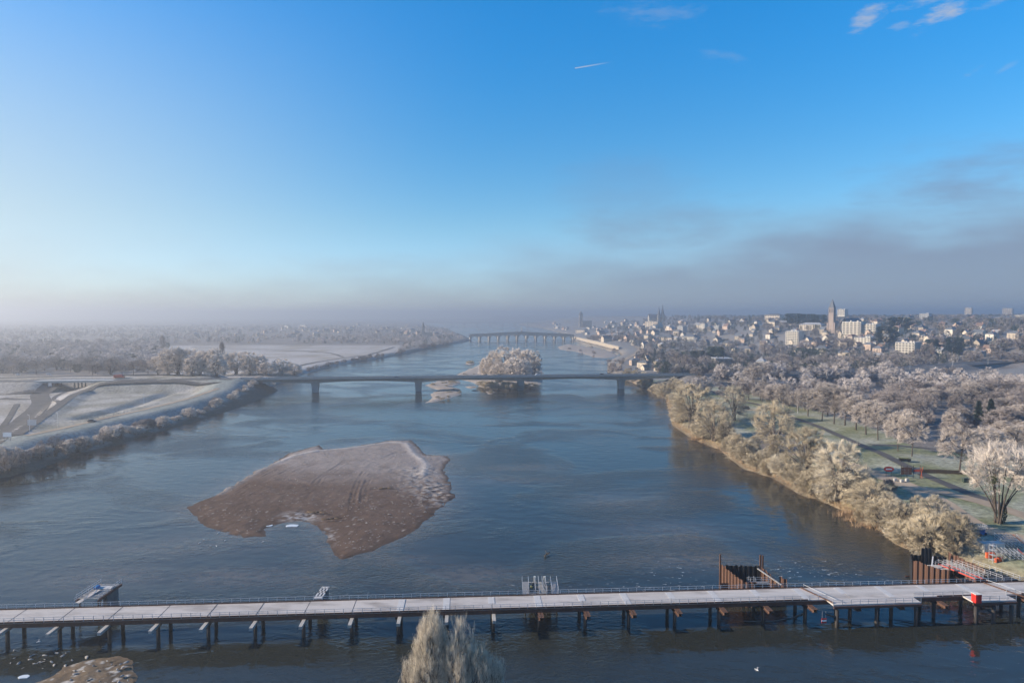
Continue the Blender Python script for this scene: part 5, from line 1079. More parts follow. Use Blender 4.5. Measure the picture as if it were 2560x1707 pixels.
# ---------------------------------------------------------------- larger buildings
def block(px, py, wpx, top, depth, rz, floors, label, wallm='wall_white', roofm='flat_roof', balc=True, name='apartment_block', bays=6, roofh=0, Z=None):
    q = hit(px, py) if Z is None else np.array(((px - CX) / F * Z, Z, CAMH - (py - 788) / F * Z))
    if q is None: q = np.array(((px - CX) / F * 1900, 1900, CAMH - (py - 788) / F * 1900))
    f = q[1] * math.cos(PITCH) + (CAMH - q[2]) * math.sin(PITCH); az_ = math.atan2(q[0], q[1]); w_ = wpx / F * f / max(.5, abs(math.sin(az_) * math.sin(rz) - math.cos(az_) * math.cos(rz))) ; h_ = (py - top) / F * f
    taken.append((q[0], q[1])); d_ = depth
    root = empty(name, q, rz, label, 'building'); m = MB(); m.box((0, d_ / 2, h_ / 2 - 2), (w_, d_, h_ + 4)); wl = m.build('wall', MM[wallm], root)
    if roofh:
        m = MB(); m.add([(-w_ / 2 - .5, -.5, h_ + .05), (w_ / 2 + .5, -.5, h_ + .05), (w_ / 2 + .5, d_ + .5, h_ + .05), (-w_ / 2 - .5, d_ + .5, h_ + .05), (-w_ / 2 + d_ * .4, d_ / 2, h_ + roofh), (w_ / 2 - d_ * .4, d_ / 2, h_ + roofh)], [(0, 1, 5, 4), (1, 2, 5), (2, 3, 4, 5), (3, 0, 4), (3, 2, 1, 0)]); m.build('roof', MM[roofm], root)
    else:
        m = MB(); m.box((0, d_ / 2, h_ + .25), (w_ + .4, d_ + .4, .5)); rf = m.build('roof', MM[roofm], root)
        for k in range(3): m = MB(); m.box((random.uniform(-.35, .35) * w_, d_ * random.uniform(.3, .7), h_ + 1.3), (random.uniform(1.5, 3), 2.5, 1.8)); m.build('roof_box', MM[wallm], rf)
    fh = h_ / floors; bw = w_ / bays
    wm_ = shared(('bw', round(bw, 1), round(fh, 1)), lambda: MB().box((0, 0, 0), (bw * .62, .16, fh * .5)).mesh('window', MM['window_dark']))
    bm_ = MB().box((0, 0, 0), (w_ * .96, 1.3, fh * .36)).mesh('balcony', MM[wallm]) if balc else None
    for fl in range(floors):
        for b in range(bays): link('window', wm_, wl, (-w_ / 2 + (b + .5) * bw, -.05, (fl + .62) * fh))
        if balc: link('balcony', bm_, root, (0, -.7, (fl + .2) * fh))
    return root
RZ = R(-50)
block(2128, 846, 42, 805, 20, RZ, 9, 'left of the two tall white balconied blocks by the church', bays=5)
block(2170, 842, 34, 811, 20, RZ, 7, 'right of the two tall white balconied blocks by the church', bays=5)
block(1980, 862, 30, 829, 20, RZ, 8, 'white slab block of flats with eight banded floors left of the church', bays=6)
block(2155, 864, 36, 845, 22, RZ, 4, 'low white block with deep square windows below the church', bays=5, balc=False)
block(2262, 893, 42, 857, 22, RZ, 6, 'bright white six storey block of flats in front of the evergreen trees', bays=6)
block(1628, 822, 30, 804, 22, RZ, 6, 'tall cream building stepping up in the old town', wallm='wall_cream', bays=5, balc=False)
block(1930, 803, 34, 788, 24, RZ, 3, 'square cream public building with dark hipped roof on the skyline', wallm='wall_cream', bays=6, balc=False, roofm='slate', roofh=4, name='public_building')
block(2310, 798, 20, 784, 26, RZ, 6, 'grey office block with a small cupola on the skyline', wallm='concrete', bays=5, balc=False)
block(2518, 792, 20, 771, 26, RZ, 14, 'pink tower block standing highest at the far right skyline', wallm='wall_cream', bays=5, balc=False)
block(2420, 792, 14, 770, 20, RZ, 14, 'faint twin tower block in the haze on the right skyline', wallm='wall_cream', bays=4, balc=False)
block(2102, 788, 16, 773, 22, RZ, 6, 'white water tower block just right of the church spire', bays=3, balc=False)
block(2500, 803, 62, 796, 18, RZ, 2, 'long cream hall with dark roof on the right skyline', wallm='wall_cream', bays=12, balc=False, roofm='slate', roofh=5, name='long_hall')
block(2560, 798, 40, 788, 18, RZ, 3, 'long white building at the right edge of the skyline', bays=10, balc=False, name='long_hall')
block(2025, 826, 50, 812, 20, RZ, 3, 'wide frosted roofed school left of the church tower', wallm='wall_cream', bays=10, balc=False, roofm='slate_frost', roofh=4, name='school')
block(1960, 812, 40, 805, 18, RZ, 2, 'low frosted roofed school wing on the hilltop', wallm='wall_cream', bays=8, balc=False, roofm='slate_frost', roofh=3, name='school')
block(1755, 828, 12, 810, 14, RZ, 5, 'narrow white tower house midway along the town', bays=3, balc=False)
block(1790, 826, 12, 815, 14, RZ, 4, 'small grey block of flats midway along the town', wallm='concrete', bays=4, balc=False)
block(1700, 833, 14, 816, 16, RZ, 4, 'small square concrete block above the quay houses', wallm='concrete', bays=4, balc=False)
block(1720, 852, 30, 842, 20, RZ, 2, 'white town house with dark mansard roof and chimneys', bays=6, balc=False, roofm='slate', roofh=5, name='town_house')
block(1660, 852, 36, 844, 18, RZ, 2, 'long slate roofed house behind the quay', wallm='wall_cream', bays=6, balc=False, roofm='slate', roofh=5, name='town_house')
block(1582, 862, 9, 849, 9, RZ, 3, 'small bright white house at the end of the quay', bays=2, balc=False, roofm='slate', roofh=2.5, name='town_house')
block(1450, 832, 22, 825, 14, RZ, 2, 'pale house beside the right end of the stone bridge', wallm='wall_cream', bays=5, balc=False, roofm='slate', roofh=4, name='town_house')
block(715, 822, 14, 815, 16, RZ, 4, 'pale block of flats in the hazy left village', bays=4, balc=False)
block(757, 818, 18, 813, 16, RZ, 3, 'wide pale building in the hazy left village', bays=6, balc=False)
block(1810, 925, 40, 897, 26, R(-4), 2, 'dark blue grey shed behind the motorway embankment', wallm='concrete_dark', bays=4, balc=False, name='shed')
block(1900, 928, 20, 903, 14, R(-30), 1, 'grey gabled barn behind the tall rounded tree', wallm='concrete', bays=2, balc=False, roofm='slate_frost', roofh=5, name='barn')
# ---------------------------------------------------------------- churches
q = hit(2076, 836)
q = np.array(((2080 - CX) / F * 1219, 1219, 38.0)); taken.append((q[0], q[1]))
root = empty('church', q, R(-50), 'tall square brick church tower with pointed roof and long dark nave', 'church')
m = MB(); m.box((0, 0, 22), (8.8, 8.8, 46)); tw_ = m.build('tower', MM['tower_brick'], root)
for s in (-1, 1):
    for y in (-2.6, 0, 2.6):
        m = MB(); m.box((s * 4.42, y, 40), (.3, 1.4, 7)); m.build('louvre', MM['window_dark'], tw_); m = MB(); m.box((y, s * 4.42, 40), (1.4, .3, 7)); m.build('louvre', MM['window_dark'], tw_)
m = MB(); m.cyl((0, 0, 45), (0, 0, 61), 6.4, .2, 4); o = m.build('spire', MM['slate'], root); o.rotation_euler = (0, 0, R(45))
for s in (-1, 1): m = MB(); m.box((s * 6.2, -3.4, 8), (2.2, 3, 22)); m.build('buttress', MM['tower_brick'], root)
m = MB(); m.box((30, 18, 6), (20, 56, 24)); m.v = [(v[0] * .6 + 8, v[1], v[2]) for v in m.v]; m.build('nave_wall', MM['concrete_dark'], root)
wl, rf = gable(56, 15, 14, 9); rf.v = [(v[1] + 26, v[0] + 18, v[2] + 4) for v in rf.v]; rf.build('nave_roof', MM['slate'], root)
q = np.array(((1652 - CX) / F * 2100, 2100, 52.0))
root = empty('church', q, 0, 'hazy twin spired old church rising above the old town', 'church')
for x, h in ((-6, 34), (5, 38)):
    m = MB(); m.box((x, 0, h * .25), (7, 7, h * .5 + 8)); t = m.build('tower', MM['stone'], root); m = MB(); m.cyl((x, 0, h * .5 + 3), (x, 0, h + 14), 4.6, .1, 8); m.build('spire', MM['slate'], t)
wl, rf = gable(50, 20, 12, 10); wl.v = [(v[0] - 10, v[1] + 15, v[2]) for v in wl.v]; rf.v = [(v[0] - 10, v[1] + 15, v[2]) for v in rf.v]; wl.build('nave_wall', MM['stone'], root); rf.build('nave_roof', MM['slate'], root)
q = np.array(((1452 - CX) / F * 2500, 2500, 30.0))
root = empty('church', q, 0, 'very faint church tower in the fog behind the quay', 'church')
m = MB(); m.box((0, 0, 20), (12, 12, 46)); m.build('tower', MM['stone'], root); m = MB(); m.cyl((0, 0, 43), (0, 0, 56), 8, .5, 8); m.build('dome', MM['slate'], root); m = MB(); m.box((22, 0, 8), (34, 20, 24)); m.build('nave_wall', MM['stone'], root)
q = np.array(((1058 - CX) / F * 2000, 2000, 6.0))
root = empty('church', q, 0, 'slender church spire above the left village by the river', 'church')
m = MB(); m.box((0, 0, 14), (7, 7, 32)); m.build('tower', MM['stone'], root); m = MB(); m.cyl((0, 0, 30), (0, 0, 46), 4.6, .1, 8); m.build('spire', MM['slate'], root); m = MB(); m.box((14, 4, 6), (24, 14, 16)); m.build('nave_wall', MM['stone'], root)
# ================================================================ right bank site and small things
def facing(q): return math.atan2(q[0], q[1])
# white container
q = hit(2486, 1384)
root = empty('shipping_container', q, R(3), 'white corrugated container on the site right of the cofferdam', 'container')
m = MB(); m.box((0, 1.2, 1.32), (6.0, 2.4, 2.44)); bd = m.build('body', MM['container_white'], root)
rib = MB().box((0, 0, 0), (.18, .06, 2.2)).mesh('rib', MM['container_white'])
for k in range(17): link('rib', rib, bd, (-2.8 + k * .35, -.02, 1.32))
for k in range(6): link('rib', rib, bd, (-3.02, .25 + k * .38, 1.32), R(90))
m = MB(); m.box((0, 1.2, 2.6), (6.1, 2.5, .1)); m.build('roof', MM['deck_plate'], root)
def letter(ch, x, m_):          # only the two marks that can be read on the container side
    cu = bpy.data.curves.new('lettering', 'FONT'); cu.body = ch; cu.size = .75; cu.extrude = .01; tmp = bpy.data.objects.new('tmp', cu); col.objects.link(tmp); bpy.context.view_layer.update()
    lm = bpy.data.meshes.new_from_object(tmp.evaluated_get(bpy.context.evaluated_depsgraph_get())); bpy.data.objects.remove(tmp); lm.materials.clear(); lm.materials.append(MM[m_])
    lo = link('lettering', lm, bd, (x, -.08, 1.5)); lo.rotation_euler = (R(90), 0, 0)
letter('C', -2.6, 'blue_machine'); letter('O', -1.0, 'red_rail')
# scaffold stacks
def tubes_stack(px, py, w_, d_, h_, rows, label):
    q = hit(px, py); root = empty('scaffold_stack', q, R(-18), label, 'scaffolding')
    for x in (-w_ / 2, 0, w_ / 2):
        for y in (0, d_): m = MB(); m.beam((x, y, 0), (x, y, h_ + .5), .08); m.build('standard', MM['galv'], root)
    for r_ in range(rows):
        z = h_ * (r_ + 1) / rows
        for k in range(7):
            x = -w_ / 2 + w_ * k / 6; m = MB(); m.beam((x, -.4, z), (x + .2, d_ + .4, z + .05), .1); m.build('tube', MM['galv' if (k + r_) % 8 else 'red_rail'], root)
        m = MB(); m.beam((-w_ / 2 - .3, 0, z - .12), (w_ / 2 + .3, 0, z - .12), .09); m.beam((-w_ / 2 - .3, d_, z - .12), (w_ / 2 + .3, d_, z - .12), .09); m.build('ledger', MM['galv_dull'], root)
tubes_stack(2530, 1372, 5.5, 5, 2.6, 4, 'rack of stacked silver scaffold tubes behind the white container')
tubes_stack(2525, 1400, 6, 4, 2.0, 3, 'lower rack of scaffold tubes right of the orange parts')
q = hit(2486, 1408); root = empty('stair_tower', q, 0, 'slim silver scaffold stair tower in front of the white container', 'scaffold')
for x in (-.5, .5):
    for y in (0, 1.4): m = MB(); m.beam((x, y, 0), (x, y, 5.0), .08); m.build('standard', MM['galv'], root)
for k in range(4): m = MB(); m.box((0, .7, .8 + k * 1.3), (1.0, 1.4, .06)); m.build('landing', MM['galv'], root)
m = MB(); m.beam((.6, 0, 4.2), (2.4, 0, .4), .3, .1); m.build('stair_flight', MM['galv_dull'], root)
for i, (px, py, lb) in enumerate([(2473, 1396, 'large orange formwork part below the white container'), (2500, 1404, 'orange formwork part right of the stair tower'), (2490, 1406, 'small orange formwork part beside the stair tower')]):
    q = hit(px, py); root = empty('formwork_part', q, R(20 * i), lb, 'formwork'); s_ = 1.0 if i == 0 else .7
    m = MB(); m.box((0, 0, .8 * s_), (1.9 * s_, .5, 1.5 * s_)); m.build('panel', MM['orange_paint'], root); m = MB()
    for k in (-.5, 0, .5): m.box((k * s_, -.3, .8 * s_), (.12, .12, 1.5 * s_))
    m.build('stiffener', MM['orange_paint'], root)
# blue scissor lift
q = hit(2452, 1338); root = empty('scissor_lift', q, R(12), 'blue scissor lift platform with railings on the gravel track', 'lift')
m = MB(); m.box((0, 0, .65), (2.7, 1.5, .6)); m.build('chassis', MM['blue_machine'], root)
for x in (-.95, .95):
    for y in (-.75, .75): m = MB(); m.cyl((x, y - .14, .42), (x, y + .14, .42), .42, n=12); m.build('wheel', MM['black_rubber'], root)
m = MB()
for k in range(3):
    for s in (-1, 1): m.beam((-1.1 * s, -.4, 1.0 + k * .28), (1.1 * s, -.4, 1.22 + k * .28), .12); m.beam((-1.1 * s, .4, 1.0 + k * .28), (1.1 * s, .4, 1.22 + k * .28), .12)
m.build('scissor_arm', MM['blue_machine'], root)
m = MB(); m.box((0, 0, 1.95), (2.9, 1.6, .14)); m.build('platform', MM['galv_dull'], root)
for y in (-.78, .78): rails(root, (-1.4, y, 2.0), (1.4, y, 2.0), n=4)
for x in (-1.42, 1.42): rails(root, (x, -.78, 2.0), (x, .78, 2.0), n=2)
# sign boards at the bend
q = hit(2268, 1196); root = empty('site_hoarding', q, R(-5), 'large dark rusty panelled board beside the round red sign', 'board')
for c in range(3):
    for r_ in range(3): m = MB(); m.box((-1.7 + c * 1.4, 0, 2.0 + r_ * 1.0), (1.3, .08, .92)); m.build('panel', MM['rust_light' if (c + r_) % 3 else 'rust_steel'], root)
for c in range(2):
    for r_ in range(3): m = MB(); m.box((3.1 + c * 1.3, .2, 2.2 + r_ * .95), (1.2, .08, .8)); m.build('panel', MM['red_rail' if r_ % 2 else 'galv_dull'], root)
for x in (-2.3, 0, 2.4, 5.0): m = MB(); m.beam((x, .15, 0), (x, .15, 5.2), .16); m.build('post', MM['dark_steel'], root)
m = MB(); m.beam((5.2, .1, 0), (6.0, .1, 4.6), .14); m.beam((6.0, .1, 0), (5.0, .1, 4.6), .14); m.build('brace', MM['orange_paint'], root)
q = hit(2222, 1192); root = empty('prohibition_sign', q, R(-5), 'oval red river sign with a white bar facing the water', 'sign')
m = MB(); N = 16; m.extr([(2.0 * math.cos(6.283 * k / N), 3.2 + 1.05 * math.sin(6.283 * k / N)) for k in range(N)], -.05, .05); m.build('panel', MM['red_paint'], root)
m = MB(); m.box((0, -.09, 3.2), (2.4, .04, .55)); m.build('white_bar', MM['sign_white'], root)
for x in (-1.0, 1.0): m = MB(); m.beam((x, .12, 0), (x, .12, 3.6), .14); m.build('post', MM['dark_steel'], root)
for i, (px, py) in enumerate([(2238, 1203), (2255, 1206), (2268, 1203)]):
    q = hit(px, py); root = empty('concrete_block', q, 0, ['left', 'middle', 'right'][i] + ' of the three pale concrete blocks under the rusty board', 'block'); m = MB(); m.box((0, 0, .55), (1.2, 1.1, 1.1)); m.build('cube_body', MM['concrete'], root); m = MB(); m.box((0, 0, 1.16), (.6, .5, .12)); m.build('top_key', MM['concrete'], root)
q = hit(2262, 1154); root = empty('trailer', q, R(-18), 'dark low trailer with a yellow top on the lawn', 'trailer')
m = MB(); m.box((0, 0, 1.0), (4.6, 1.9, .9)); m.build('body', MM['van_black'], root); m = MB(); m.box((-.3, 0, 1.5), (4.0, 1.7, .15)); m.build('cover', MM['lichen_green'], root)
for x in (-1.4, 1.4):
    for y in (-.9, .9): m = MB(); m.cyl((x, y - .1, .4), (x, y + .1, .4), .4, n=10); m.build('wheel', MM['black_rubber'], root)
q = hit(2414, 1206); root = empty('utility_box', q, 0, 'dark green utility box on the grass', 'cabinet'); m = MB(); m.box((0, 0, .8), (2.2, 1.4, 1.6)); m.build('body', MM['needles'], root); m = MB(); m.box((0, 0, 1.66), (2.4, 1.6, .12)); m.build('lid', MM['needles_frost'], root)
# vehicles
def vehicle(q, rz, L_, W_, H_, m_, label, name='car', van=False, group=None):
    root = empty(name, q, rz, label, 'van' if van else 'car', group); b = MB(); h1 = H_ * .52
    if van: prof = [(-L_ / 2, .35), (L_ / 2, .35), (L_ / 2, H_ * .5), (L_ / 2 - .7, H_ * .58), (L_ / 2 - 1.5, H_), (-L_ / 2, H_)]
    else: prof = [(-L_ / 2, .3), (L_ / 2, .3), (L_ / 2, h1), (L_ * .22, h1 + .08), (L_ * .06, H_), (-L_ * .3, H_), (-L_ * .46, h1 + .15), (-L_ / 2, h1)]
    b.extr(prof, -W_ / 2, W_ / 2); b.build('body', MM[m_], root)
    g = MB(); g.box((-.1 if not van else L_ / 2 - 1.0, 0, H_ * .76), ((L_ * .42) if not van else .9, W_ + .03, H_ * .26)); g.build('window', MM['glass_dark'], root)
    for x in (-L_ * .3, L_ * .3):
        for y in (-W_ / 2, W_ / 2): c = MB(); c.cyl((x, y - .1, .33), (x, y + .1, .33), .34, n=12); c.build('wheel', MM['black_rubber'], root)
    return root
vehicle(hit(1864, 1023), R(-12), 5.6, 2.0, 2.4, 'van_black', 'black delivery van parked by the riverside track', 'van', True)
def onbridge(px, v, m_, label, L_=4.4):
    k = (px - CX) / F; y = ry(0) + 9 + v; x = k * y
    for _ in range(4): y = ry(x) + 9 + v; x = k * (y + 2.2)
    return vehicle((x, y, 13.02), BR, L_, 1.8, 1.5, m_, label, group='traffic on the motorway bridge')
onbridge(664, -5, 'car_white', 'white car on the left end of the motorway bridge'); onbridge(992, -4, 'car_grey', 'grey car midway over the left span of the motorway bridge'); onbridge(1505, 4, 'van_black', 'black car above the right pier of the motorway bridge'); onbridge(1344, 4, 'car_white', 'white car above the island on the motorway bridge')
vehicle(hit(298, 945), R(5), 9, 2.4, 3.0, 'car_red', 'red lorry at the left motorway junction', 'lorry', True)
for i, (px, py, lb) in enumerate([(45, 938, 'white car on the slip road at the far left'), (122, 937, 'pale car on the road behind the left overpass')]): vehicle(hit(px, py), R(4), 4.6, 1.9, 1.6, 'car_white', lb)
vehicle(hit(230, 1055), R(20), 4.5, 1.8, 1.7, 'car_grey', 'dark car parked on the dyke path')
for i, (px, py) in enumerate([(1586, 913), (1592, 911), (1598, 913), (1605, 909)]): vehicle(hit(px, py), R(60 + 10 * i), 4.4, 1.8, 1.6, ['car_white', 'car_grey', 'car_white', 'car_grey'][i], '%s car parked on the levee beyond the motorway bridge' % ['first pale', 'first grey', 'second pale', 'second grey'][i], group='cars parked on the levee')
# lamp posts
lampp = MB().cyl((0, 0, 0), (0, 0, 9), .14, .09, 6).mesh('pole', MM['galv']); lamph = MB().beam((0, 0, 9), (-1.8, 0, 9.3), .16, .12).mesh('lamp_arm', MM['galv'])
for px, py, lb in ((1994, 1033, 'slim lamp post in front of the dense row of frosted trees'), (1798, 925, 'pale lamp post behind the right end of the motorway bridge'), (1770, 925, 'left lamp post of the three behind the bridge end'), (1846, 926, 'right lamp post of the three behind the bridge end'), (2326, 1058, 'left floodlight pole on the frosted pitch'), (2411, 1050, 'middle floodlight pole on the frosted pitch'), (2500, 1080, 'right floodlight pole near the firs'), (2275, 925, 'left lamp post along the hillside road'), (2382, 918, 'middle lamp post along the hillside road'), (2470, 915, 'right lamp post along the hillside road'), (145, 1070, 'tall lamp post on the left dyke terrace'), (360, 1016, 'lamp post beside the ditch on the left dyke'), (74, 1078, 'white totem pole beside the left approach road')):
    q = hit(px, py); root = empty('lamp_post', q, random.uniform(-.5, .5), lb, 'lamp post'); link('pole', lampp, root); link('lamp_arm', lamph, root)
# left bank signs, fences
for px, py, w_, h_, lb in ((80, 1072, 5, 3.2, 'blue white direction board beside the left approach road'), (18, 1102, 4.2, 2.2, 'blank pale sign at the far left roadside'), (125, 972, 3, 2.6, 'small road sign before the left overpass')):
    q = hit(px, py); root = empty('road_sign', q, 0, lb, 'sign'); m = MB(); m.box((0, 0, 2 + h_ / 2), (w_, .12, h_)); m.build('panel', MM['galv' if px != 18 else 'sign_white'], root)
    for s in (-.35, .35): m = MB(); m.beam((s * w_, .12, 0), (s * w_, .12, 2 + h_), .14); m.build('post', MM['galv_dull'], root)
fp = HP([(130, 1072), (200, 1056), (260, 1044), (330, 1030), (400, 1012)]); root = empty('wire_fence', fp[0], 0, 'thin wire fence with posts along the left dyke terrace', 'fence'); o0 = Vector(fp[0])
pm = MB().box((0, 0, .9), (.12, .12, 1.8)).mesh('post', MM['galv_dull'])
for a, b in zip(fp[:-1], fp[1:]):
    m = MB()
    for z in (.6, 1.2, 1.75): m.beam(Vector(a) - o0 + Vector((0, 0, z)), Vector(b) - o0 + Vector((0, 0, z)), .03)
    m.build('wire', MM['galv_dull'], root); n = int(np.linalg.norm(b - a) / 4)
    for k in range(n): qk = a + (b - a) * k / n; link('post', pm, root, Vector((qk[0], qk[1], hz(qk[0], qk[1]))) - o0)
# wooden fence beside the track, steps to the river
a, b = hit(2290, 1182), hit(2420, 1186); root = empty('timber_fence', a, 0, 'dark timber fence along the lawn right of the rusty board', 'fence'); n = 26; pk = MB().box((0, 0, .8), (.9, .08, 1.6)).mesh('board', MM['wood_wet'])
for k in range(n): qk = a + (b - a) * k / n; link('board', pk, root, (qk[0] - a[0], qk[1] - a[1], hz(qk[0], qk[1]) - a[2]), math.atan2(b[1] - a[1], b[0] - a[0]))
a, b = P(2232, 1318, .6), hit(2262, 1280); root = empty('wooden_steps', a, 0, 'pale wooden steps climbing the bank to the track', 'steps')
for k in range(14):
    u = k / 13; m = MB(); m.box(((b[0] - a[0]) * u, (b[1] - a[1]) * u, (b[2] - a[2]) * u + .5), (1.7, .5, .12), .5); m.build('tread', MM['container_white'], root)
m = MB(); m.beam((-.8, 0, .4), (b[0] - a[0] - .8, b[1] - a[1], b[2] - a[2] + .4), .12, .25); m.beam((.8, 0, .4), (b[0] - a[0] + .8, b[1] - a[1], b[2] - a[2] + .4), .12, .25); m.build('stringer', MM['timber'], root)
# reeds, ivy, mistletoe
def tuftmesh(seed, n, w_, h_, m_, spread=1.0):
    r = np.random.default_rng(seed); O = np.stack([r.normal(size=n) * w_, r.normal(size=n) * w_ * .5, np.zeros(n)], 1); D = unit(np.stack([r.normal(size=n) * .25, r.normal(size=n) * .25, np.ones(n)], 1)); L_ = r.uniform(.5, 1.1, n)[:, None] * h_; sd_ = unit(np.cross(D, r.normal(size=(n, 3)))) * .05
    V = np.stack([O - sd_, O + sd_, O + D * L_], 1).reshape(-1, 3); return npmesh('reeds', V, [np.arange(n * 3).reshape(-1, 3)], MM[m_])
rm = [tuftmesh(s, 420, 1.6, 1.8, 'reed') for s in (1, 2, 3)]
rp = [P(p[0], p[1]) for p in RBANK[-13:]]
RV = []; n0 = 0
r_ = np.random.default_rng(5); OO = []
for k in range(len(rp) - 1):
    L_ = np.linalg.norm(rp[k + 1] - rp[k]); n = int(L_ * 26); u = r_.uniform(0, 1, n)[:, None]; q = rp[k] + (rp[k + 1] - rp[k]) * u; q[:, 0] += np.abs(r_.normal(size=n)) * 2.0 - .3; OO.append(q)
OO = np.concatenate(OO); OO[:, 2] = np.maximum(Hf(OO[:, 0], OO[:, 1]), 0); n = len(OO); D = unit(np.stack([r_.normal(size=n) * .3 - .2, r_.normal(size=n) * .3, np.ones(n)], 1)); L_ = r_.uniform(.4, 1.6, n)[:, None]; sd_ = unit(np.cross(D, r_.normal(size=(n, 3)))) * .05
V = np.stack([OO - sd_, OO + sd_, OO + D * L_], 1).reshape(-1, 3)
tag(link('reeds', npmesh('reeds', V, [np.arange(n * 3).reshape(-1, 3)], MM['reed'])), 'orange tan reeds along the right water edge', 'reeds', kind='stuff')
for i, (px, py, lb) in enumerate([(2150, 1302, 'bright orange reed clump at the water edge below the white frosted tree'), (2120, 1290, 'orange reed clump left of the brightest reeds'), (2180, 1318, 'orange reed clump right of the brightest reeds'), (1745, 1100, 'reed clump under the tall yellowish waterside tree')]):
    q = hit(px, py); root = tag(link('reed_clump', rm[i % 3], None, q), lb, 'reeds', kind='stuff'); root.scale = (1.4, 1.2, 1.3)
# driftwood, rocks, ice, gulls on and around the gravel bank
def logs(px, py, L_, rz, label, z=.9, r0=.28):
    q = P(px, py, z); root = empty('driftwood_log', q, rz, label, 'log'); m = MB(); m.cyl((-L_ / 2, 0, .25), (L_ * .1, .25, .35), r0, r0 * .8, 8); m.cyl((L_ * .1, .25, .35), (L_ / 2, -.1, .5), r0 * .8, r0 * .35, 8); m.build('stem', MM['wood_wet'], root, smooth=True)
    m = MB(); m.cyl((L_ * .12, .25, .35), (L_ * .35, 1.2, 1.0), r0 * .4, .05, 6); m.cyl((-L_ * .1, .1, .3), (L_ * .05, -.9, .7), r0 * .35, .04, 6); m.build('branch', MM['wood_wet'], root)
logs(793, 1283, 8, R(-14), 'dark driftwood log lying on the gravel bank'); logs(830, 1299, 7, R(8), 'forked driftwood branch right of the long log'); logs(965, 1222, 6, R(3), 'grey log on the right part of the gravel bank')
logs(1368, 1388, 3.2, R(60), 'pale broken trunk sticking out of the river', .1, .22)
def gull(q, rz, label, fly=False, group=None):
    root = empty('gull', q, rz, label, 'bird', group); m = MB(); m.cyl((-.28, 0, .16), (.02, 0, .2), .03, .12, 8); m.cyl((.02, 0, .2), (.3, 0, .24), .12, .05, 8); m.cyl((.28, 0, .26), (.4, 0, .27), .07, .05, 8); m.build('body', MM['bird_white'], root, smooth=True)
    m = MB()
    for s in (-1, 1):
        if fly: m.add([(.15, s * .08, .25), (-.08, s * .08, .25), (-.02, s * .45, .45), (.2, s * .45, .45), (-.2, s * .95, .35)], [(0, 1, 2, 3), (3, 2, 4)] if s > 0 else [(3, 2, 1, 0), (4, 2, 3)])
        else: m.add([(.12, s * .12, .24), (-.3, s * .06, .2), (-.1, s * .14, .14)], [(0, 1, 2)])
    m.build('wing', MM['galv_dull'], root)
g_ = 'gulls resting in the shallows by the gravel bank'
for i, (px, py) in enumerate([(510, 1349), (562, 1352), (498, 1358), (527, 1365), (541, 1366), (657, 1355), (545, 1333), (640, 1332)]): gull(P(px, py, .0), random.uniform(0, 6), 'small white gull resting in the shallows beside the gravel bank', group=g_)
gull((P(1893, 1677, 14)), R(140), 'white gull gliding low over the dark water at the bottom', True); gull(P(95, 1606, 3), R(20), 'dark bird flying under the left end of the trestle', True)
# ice plates and stones
for i, (px, py, s_, lb) in enumerate([(667, 1313, 2.6, 'white ice plate in the bay of the gravel bank'), (730, 1314, 3.2, 'round grey ice floe in the bay of the gravel bank'), (60, 1692, 1.4, 'flat white ice plate left of the near gravel islet')]):
    q = P(px, py, 0); root = tag(MB().prism([(s_ * random.uniform(.6, 1) * math.cos(k * .7), s_ * .6 * random.uniform(.6, 1) * math.sin(k * .7)) for k in range(9)], -.05, .12).build('ice_plate', MM['ice'], None, q), lb, 'ice')
rocks = []
for j in range(3):
    r = np.random.default_rng(j); d = unit(r.normal(size=(14, 3))); import bmesh
    bm = bmesh.new()
    for p in d * np.array((1, .7, .45)) * r.uniform(.8, 1.1, (14, 1)): bm.verts.new(p)
    bmesh.ops.convex_hull(bm, input=bm.verts[:]); me_ = bpy.data.meshes.new('rock'); bm.to_mesh(me_); bm.free(); me_.materials.append(MM['rock']); rocks.append(me_)
for i in range(46):
    if i < 26: px, py = random.gauss(120, 50), random.gauss(1648, 16); lb, gg = 'pale wet stone in the shallows behind the near gravel islet', 'stones behind the near islet'
    else: px, py = random.uniform(150, 330), random.uniform(1650, 1705); lb, gg = 'pale stone lying on the near gravel islet', 'stones on the near islet'
    if px < 5: continue
    q = P(px, py, 0 if i < 26 else .45); o = tag(link('stone', rocks[i % 3], None, (q[0], q[1], q[2] + .05), random.uniform(0, 6)), lb, 'stone', gg); s_ = random.uniform(.15, .5); o.scale = (s_ * 1.5, s_ * 1.1, s_)
# frosted stones and clods strewn over the gravel bank, too many and small to pick apart
rs = np.random.default_rng(9); VV = []; FF = []; nb_ = 0; base_v = [np.array([v.co[:] for v in m_.vertices]) for m_ in rocks]; base_f = [[tuple(p.vertices) for p in m_.polygons] for m_ in rocks]
bx = np.array(SBP); tries = rs.uniform(bx.min(0), bx.max(0), (2600, 2)); ins = polydist(tries[:, 0], tries[:, 1], SBP) < -1.5; tries = tries[ins]; keepn = fbm(tries[:, 0], tries[:, 1], 12, 97) > .44
for k, (x, y) in enumerate(tries[keepn][:900]):
    j = k % 3; s_ = rs.uniform(.07, .26) * (1.8 if rs.random() < .06 else 1); a_ = rs.uniform(0, 6.28); v = base_v[j]; c_, q_ = math.cos(a_), math.sin(a_)
    VV.append(np.stack([(v[:, 0] * c_ - v[:, 1] * q_) * s_ * 1.4 + x, (v[:, 0] * q_ + v[:, 1] * c_) * s_ * 1.4 + y, v[:, 2] * s_ + .92], 1)); FF += [tuple(i + nb_ for i in f) for f in base_f[j]]; nb_ += len(v)
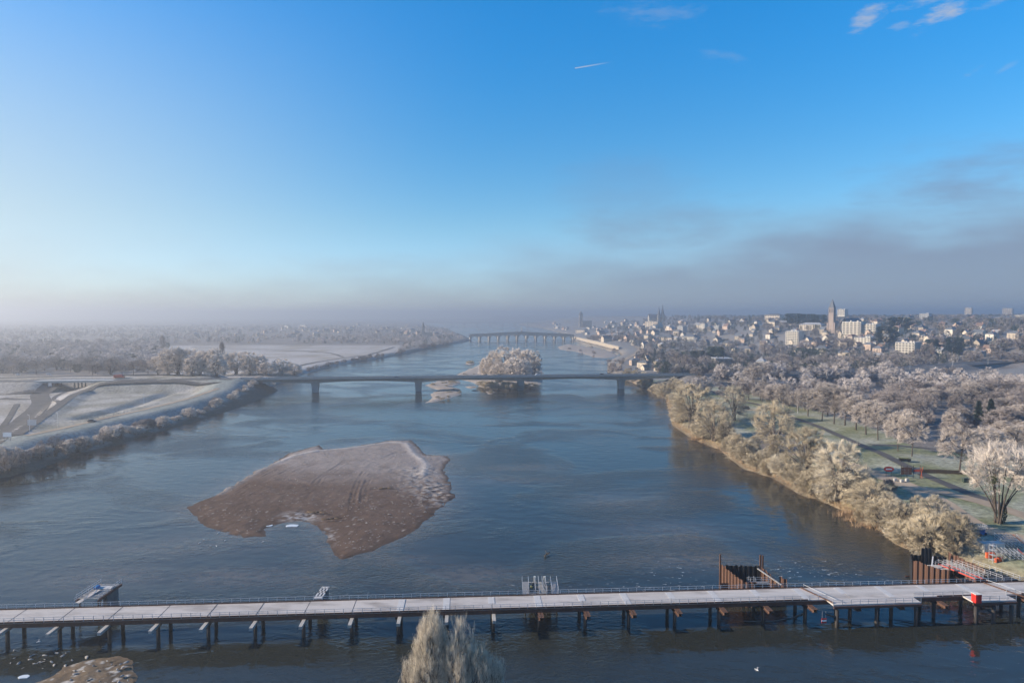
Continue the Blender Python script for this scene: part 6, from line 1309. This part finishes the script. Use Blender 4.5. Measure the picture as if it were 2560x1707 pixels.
me_ = bpy.data.meshes.new('bank_stones'); me_.from_pydata(np.concatenate(VV).tolist(), [], FF); me_.materials.append(MM['rock']); tag(link('bank_stones', me_), 'frosted stones and clods strewn over the gravel bank', 'stones', kind='stuff')
# ivy on the crowned tree, mistletoe balls
def leafball(name, c, rx_, rz_, n, m_, label, seed):
    r = np.random.default_rng(seed); d = unit(r.normal(size=(n, 3))) * r.uniform(.5, 1, (n, 1)) ** .5 * np.array((rx_, rx_, rz_)); t1 = unit(r.normal(size=(n, 3))) * .22; t2 = unit(np.cross(t1, r.normal(size=(n, 3)))) * .12
    V = np.stack([d - t1, d - t2, d + t1, d + t2], 1).reshape(-1, 3); return tag(link(name, npmesh(name, V, [np.arange(n * 4).reshape(-1, 4)], MM[m_]), None, c), label, 'plant')
q = hit(2497, 1308); leafball('ivy', q + np.array((.9, -.3, 3.2)), 1.3, 3.4, 900, 'ivy', 'dark ivy wrapped round the trunk of the big white crowned tree', 1)
leafball('mistletoe', q + np.array((-3.2, -1.0, 14.0)), 1.6, 1.3, 500, 'lichen_green', 'green mistletoe ball in the big white crowned tree', 2)
q = hit(2018, 1188); leafball('mistletoe', q + np.array((2.0, -1.0, 13.0)), 1.8, 1.6, 500, 'ivy', 'dark mistletoe clump in the riverside tree below the cycle path', 3)
q = hit(1884, 990); leafball('ivy', q + np.array((0, -.6, 4.5)), 1.8, 4.5, 700, 'ivy', 'dark ivy on the trunk of the tall rounded tree by the embankment', 4)
# ================================================================ haze
hb = MB(); hb.box((0, 5200, 60.5), (17000, 12300, 131)); 
hm = bpy.data.materials.new('haze'); hm.use_nodes = True; t_ = hm.node_tree; t_.nodes.clear()
pv = t_.nodes.new('ShaderNodeVolumePrincipled'); oo = t_.nodes.new('ShaderNodeOutputMaterial'); t_.links.new(pv.outputs[0], oo.inputs[1])
pv.inputs['Color'].default_value = (.70, .74, .82, 1); pv.inputs['Density'].default_value = .00036; pv.inputs['Anisotropy'].default_value = .55
tag(hb.build('haze', hm), 'pale morning haze lying over the valley', 'haze', kind='stuff')
